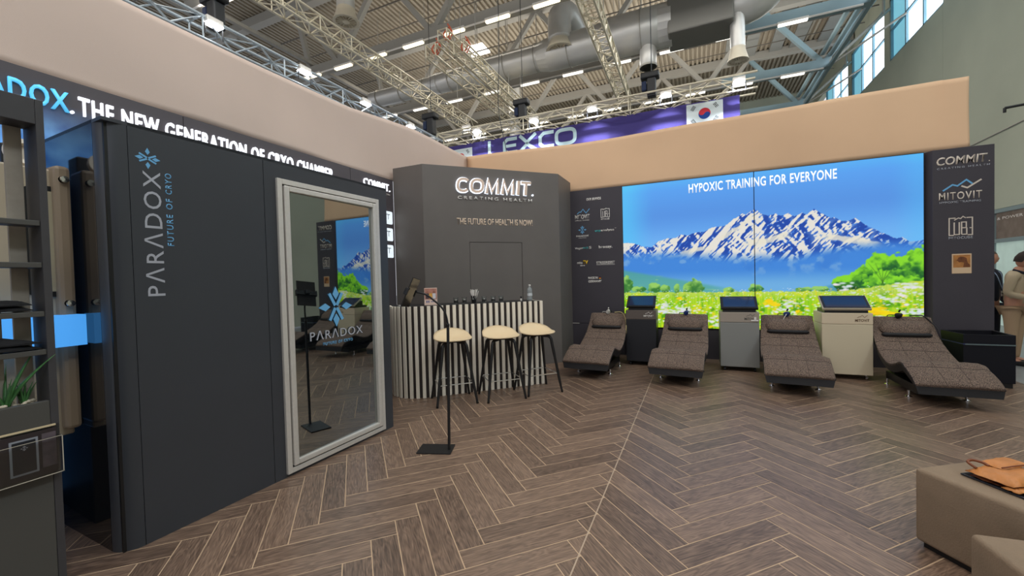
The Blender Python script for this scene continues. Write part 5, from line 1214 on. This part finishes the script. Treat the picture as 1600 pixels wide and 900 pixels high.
# ---- tan bag with things beneath it
M_tan = mat('tan_leather', (190, 122, 62), .5, noise=.14, nscale=12, bump=.2, bscale=120); M_tand = mat('dark_tan_edge', (120, 66, 36), .55)
bgz = .427; bt = thing('leather_bag', 'small tan leather bag with a folded flap lying on the ottoman', 'bag', (1.40, 2.855, bgz), math.atan2(.29, .43))
def cush(nm, x, y, z0, z1, mt_, par, nx=10, ny=8, wob=.003, seed=1, tilt=0):
    rd = random.Random(seed); vs = []; fs = []
    for top in (0, 1):
        for i in range(nx):
            for j in range(ny):
                u = 2*i/(nx-1)-1; v = 2*j/(ny-1)-1; e = (1-abs(u)**5)**.5*(1-abs(v)**5)**.5 if max(abs(u), abs(v)) < 1 else 0
                xx = (x[0]+x[1])/2+u*(x[1]-x[0])/2*(1-.03*v*v); yy = (y[0]+y[1])/2+v*(y[1]-y[0])/2*(1-.04*u*u); zm = z0+(z1-z0)*.35
                z = zm+(z1-zm)*e if top else zm-(zm-z0)*e
                vs.append((xx, yy, z+rd.uniform(-wob, wob)*top+tilt*u))
    n_ = nx*ny
    for i in range(nx-1):
        for j in range(ny-1): a = i*ny+j; fs.append((a, a+1, a+ny+1, a+ny)); fs.append((n_+a, n_+a+ny, n_+a+ny+1, n_+a+1))
    ed = [i*ny for i in range(nx)]+[(nx-1)*ny+j for j in range(1, ny)]+[i*ny+ny-1 for i in range(nx-2, -1, -1)]+[j for j in range(ny-2, 0, -1)]
    for a, b_ in zip(ed, ed[1:]+ed[:1]): fs.append((a, n_+a, n_+b_, b_))
    return mesh(nm, vs, fs, mt_, par, True)
cush('body', (-.13, .15), (-.105, .085), .010, .052, M_tan, bt, seed=2)
cush('back_pocket', (-.12, .14), (-.115, .07), .0, .018, M_tand, bt, seed=3)
cush('flap', (-.02, .17), (.0, .10), .045, .066, M_tan, bt, seed=5, wob=.002)
cush('bottom_tab', (-.135, -.04), (-.125, -.06), .004, .016, M_tan, bt, seed=7); cush('bottom_tab', (.04, .12), (-.135, -.08), .004, .016, M_tan, bt, seed=8)
tube('handle', smoothcurve([(-.10, .05, .046), (-.10, .085, .062), (-.06, .095, .066), (-.03, .07, .060), (-.03, .045, .052)], 5), .007, M_tand, bt, 6)
tube('flap_edge', smoothcurve([(-.02, .0, .062), (.06, -.006, .066), (.17, .0, .060)], 4), .004, M_tand, bt, 6)
tb2 = thing('tablet', 'dark flat tablet half covered by the tan leather bag', 'tablet', (1.405, 2.80, .4275), math.atan2(-.86, .5)); box('case', (-.15, .15), (-.10, .10), (0, .008), mat('dark_tablet', (44, 46, 54), .25), tb2, bev=.003)
box('screen', (-.14, .14), (-.09, .09), (.008, .0086), mat('dark_screen', (14, 16, 20), .1), tb2)
bpos = thing('paper_sheet', 'white folded paper sticking out from under the tan bag', 'paper', (1.50, 2.84, .4385), .2); box('sheet', (-.03, .06), (-.02, .03), (0, .002), M_white, bpos)
for o_ in (bt,): o_.location.z = .437

# ---- two visitors behind the column
M_skin = mat('skin', (190, 138, 112), .55); M_hairg = mat('short_grey_brown_hair', (92, 76, 64), .8, noise=.25, nscale=80); M_hairb = mat('dark_brown_hair', (44, 32, 28), .7, noise=.2, nscale=60)
M_navy = mat('navy_cloth', (24, 28, 42), .8, bump=.2, bscale=60); M_bei = mat('beige_cloth', (176, 158, 130), .8, bump=.2, bscale=60); M_trb = mat('tan_trousers', (170, 142, 112), .8)
def skin(name, nodes_, edges, mt_, par, sub=2, root=0):
    bm = bmesh.new(); sl = bm.verts.layers.skin.verify()
    vv = []
    for p, r in nodes_:
        v = bm.verts.new(p); v[sl].radius = r if isinstance(r, tuple) else (r, r); vv.append(v)
    vv[root][sl].use_root = True
    for a, b_ in edges: bm.edges.new((vv[a], vv[b_]))
    me = D.meshes.new(name); bm.to_mesh(me); bm.free(); o = link(name, me, par, mt_)
    s = o.modifiers.new('skin', 'SKIN'); s.use_smooth_shade = True; sb = o.modifiers.new('sub', 'SUBSURF'); sb.levels = sub; sb.render_levels = sub
    return o
def person(loc, rz, hgt, lab, M_top, M_leg, M_hair, headtilt, arms, bald=0, lean=0):
    t = thing('person', lab, 'person', loc, rz); k = hgt/1.78       # figure faces -y
    def P(x, y, z): return (x*k, (y-lean*max(0, z-.95)*.6)*k, z*k)
    # bare body: neck, head, hands in one continuous surface under the clothes
    (er, wr_), (el, wl_) = arms
    nodes_ = [(P(0, 0, .98), .13), (P(0, 0, 1.22), .125), (P(0, .0, 1.42), .10), (P(0, 0, 1.50), .055), (P(0, -.01, 1.56), .055),
              (P(-.17, 0, 1.42), .055), (P(*er), .040), (P(*wr_), .028), (P(.17, 0, 1.42), .055), (P(*el), .040), (P(*wl_), .028),
              (P(-.09, 0, .90), .085), (P(-.10, 0, .50), .055), (P(-.10, .02, .10), .038), (P(-.10, -.13, .04), .035), (P(.09, 0, .90), .085), (P(.10, 0, .50), .055), (P(.10, .02, .10), .038), (P(.10, -.13, .04), .035)]
    skin('body', nodes_, [(0, 1), (1, 2), (2, 3), (3, 4), (2, 5), (5, 6), (6, 7), (2, 8), (8, 9), (9, 10), (0, 11), (11, 12), (12, 13), (13, 14), (0, 15), (15, 16), (16, 17), (17, 18)], M_skin, t, 2)
    # jacket
    n2 = [(P(0, .0, .92), (.165*k, .13*k)), (P(0, 0, 1.10), (.155*k, .12*k)), (P(0, 0, 1.28), (.175*k, .13*k)), (P(0, .01, 1.43), (.12*k, .09*k)), (P(0, .01, 1.49), .065),
          (P(-.20, .0, 1.40), .075), (P(*er), .060), (P(*[a+(b_-a)*.86 for a, b_ in zip(er, wr_)]), .046), (P(.20, 0, 1.40), .075), (P(*el), .060), (P(*[a+(b_-a)*.86 for a, b_ in zip(el, wl_)]), .046)]
    skin('jacket', n2, [(0, 1), (1, 2), (2, 3), (3, 4), (3, 5), (5, 6), (6, 7), (3, 8), (8, 9), (9, 10)], M_top, t, 2)
    skin('trousers', [(P(0, 0, .96), (.15, .12)), (P(-.09, 0, .86), .105), (P(-.10, -.01, .50), .078), (P(-.10, .02, .08), .062), (P(.09, 0, .86), .105), (P(.10, -.01, .50), .078), (P(.10, .02, .08), .062)], [(0, 1), (1, 2), (2, 3), (0, 4), (4, 5), (5, 6)], M_leg, t, 2)
    for sx in (-1, 1): box('shoe', (sx*.10-.045, sx*.10+.045), (-.20, .07), (0, .08), M_black, t, bev=.03)
    # head
    hx = Matrix.Translation(P(0, -.02, 1.575)) @ Matrix.Rotation(headtilt[2], 4, 'Z') @ Matrix.Rotation(headtilt[0], 4, 'X')
    vs = []; fs = []; nr, na = 16, 20
    for i in range(nr):
        ph = math.pi*i/(nr-1); z = .105-.125*math.cos(ph)*-1-.0; z = .09+.125*-math.cos(ph)
        for j in range(na):
            a = 2*math.pi*j/na; r = math.sin(ph); cx, cy = math.cos(a)*.078*r, math.sin(a)*.097*r
            if z < .07: cx *= 1-.28*(.07-z)/.105; cy = cy*(1-.12*(.07-z)/.105)
            if cy < 0 and abs(cx) < .02: cy -= .020*math.exp(-((z-.065)/.018)**2)*(1-abs(cx)/.02)+.006*math.exp(-((z-.02)/.008)**2)
            if cy < 0: cy += .008*math.exp(-((z-.095)/.012)**2)*math.exp(-((abs(cx)-.032)/.015)**2)
            vs.append((cx*k, cy*k, z*k))
    for i in range(nr-1):
        for j in range(na): a, b_ = i*na+j, i*na+(j+1) % na; fs.append((a, b_, b_+na, a+na))
    h = mesh('head', vs, fs, M_skin, t, True, M=hx)
    for sx in (-1, 1):
        lathe('ear', [(0, .008), (.022, .006), (.026, 0), (.018, -.006), (0, -.006)], M_skin, h, M=Matrix.Translation((sx*.078*k, .005, .08)) @ Matrix.Rotation(R(90), 4, 'Y'), seg=12)
        lathe('eye', [(0, .004), (.008, .002), (.010, 0)], M_white, h, M=Matrix.Translation((sx*.030*k, -.083*k, .095)) @ Matrix.Rotation(R(90), 4, 'X'), seg=10)
        lathe('pupil', [(0, .0055), (.004, .004), (.0045, .002)], M_black, h, M=Matrix.Translation((sx*.030*k, -.083*k, .095)) @ Matrix.Rotation(R(90), 4, 'X'), seg=8)
        box('eyebrow', (sx*.030-.014, sx*.030+.014), (-.090, -.082), (.112, .117), M_hair, h)
    box('mouth', (-.02, .02), (-.090, -.082), (.022, .028), mat('lips', (150, 84, 76), .5), h)
    hv = []; hf_ = []; nh = 9
    for i in range(nh):
        ph = (math.pi*.60)*i/(nh-1)
        for j in range(na):
            a = 2*math.pi*j/na; back = max(0, math.sin(a)); ext = 1.0 if math.sin(a) > -.2 else .58
            p_ = ph*(ext+.10*back); r = math.sin(p_); thick = 1.05+(0 if bald else .10+.02*math.sin(5*a+3*i))
            hv.append((math.cos(a)*.078*r*thick*k, (math.sin(a)*.097*r*thick+.003)*k, (.09+.125*math.cos(p_)*(thick if not bald else 1.03))*k))
    for i in range(nh-1):
        for j in range(na): a, b_ = i*na+j, i*na+(j+1) % na; hf_.append((a, a+na, b_+na, b_))
    mesh('hair', hv, hf_, M_hair, h, True)
    # hands with five fingers
    for sgn, e, w_ in ((-1, er, wr_), (1, el, wl_)):
        w0, e0 = Vector(P(*w_)), Vector(P(*e)); d = (w0-e0).normalized(); sd = d.cross(Vector((0, 0, 1)) if abs(d.z) < .9 else Vector((0, 1, 0))).normalized(); nv = sd.cross(d)
        hn = [(w0-d*.01, .024), (w0+d*.045, (.036, .016)), (w0+d*.085, (.036, .015))]; he = [(0, 1), (1, 2)]
        for q in range(4):
            base = w0+d*.085+sd*(q-1.5)*.020; ln = (.062, .072, .068, .052)[q]; i0 = len(hn)
            hn += [(base, .009), (base+d*ln*.55+nv*-.01, .008), (base+d*ln-nv*.028, .007)]; he += [(2, i0), (i0, i0+1), (i0+1, i0+2)]
        i0 = len(hn); hn += [(w0+d*.045+sd*.040*-sgn, .011), (w0+d*.085+sd*.058*-sgn, .009)]; he += [(1, i0), (i0, i0+1)]
        skin('hand', hn, he, M_skin, t, 1)
    # lanyard and badge
    tube('lanyard', smoothcurve([P(-.07, .03, 1.50), P(-.065, -.11, 1.42), P(-.02, -.158, 1.22), P(0, -.165, 1.16)], 5), .007, mat('blue_white_lanyard', (150, 170, 196), .6), t, 5)
    tube('lanyard', smoothcurve([P(.07, .03, 1.50), P(.065, -.11, 1.42), P(.02, -.158, 1.22), P(0, -.165, 1.16)], 5), .007, mat('blue_white_lanyard', (150, 170, 196), .6), t, 5)
    bx_, by_, bz_ = P(0, -.172, 1.10); bd_ = box('badge', (bx_-.055, bx_+.055), (by_-.004, by_), (bz_-.045, bz_+.045), M_white, t, bev=.001); box('badge_bar', (bx_-.053, bx_+.053), (by_-.005, by_-.004), (bz_-.006, bz_+.006), M_black, bd_)
    return t
person((4.43, 9.45, -.062), R(38), 1.82, 'man in a navy suit with badge and short hair, half hidden by the column', M_navy, M_navy, M_hairg, (R(-4), 0, R(45)), (((-.27, .03, 1.14), (-.25, -.10, .90)), ((.27, .03, 1.14), (.26, -.10, .90))), bald=1)
pb_ = person((4.60, 9.20, -.062), R(48), 1.78, 'person in a beige jacket and tan trousers bending the head, far right', M_bei, M_trb, M_hairb, (R(24), 0, R(8)), (((-.235, .02, 1.13), (-.15, -.20, 1.06)), ((.235, .02, 1.13), (.12, -.24, 1.16))), lean=.16)
tube('strap', smoothcurve([(-.10, -.02, 1.50), (-.12, -.20, 1.40), (-.05, -.22, 1.18), (.08, -.17, .98), (.14, -.08, .92)], 5), .02, M_navy, pb_, 6, flat=.3)
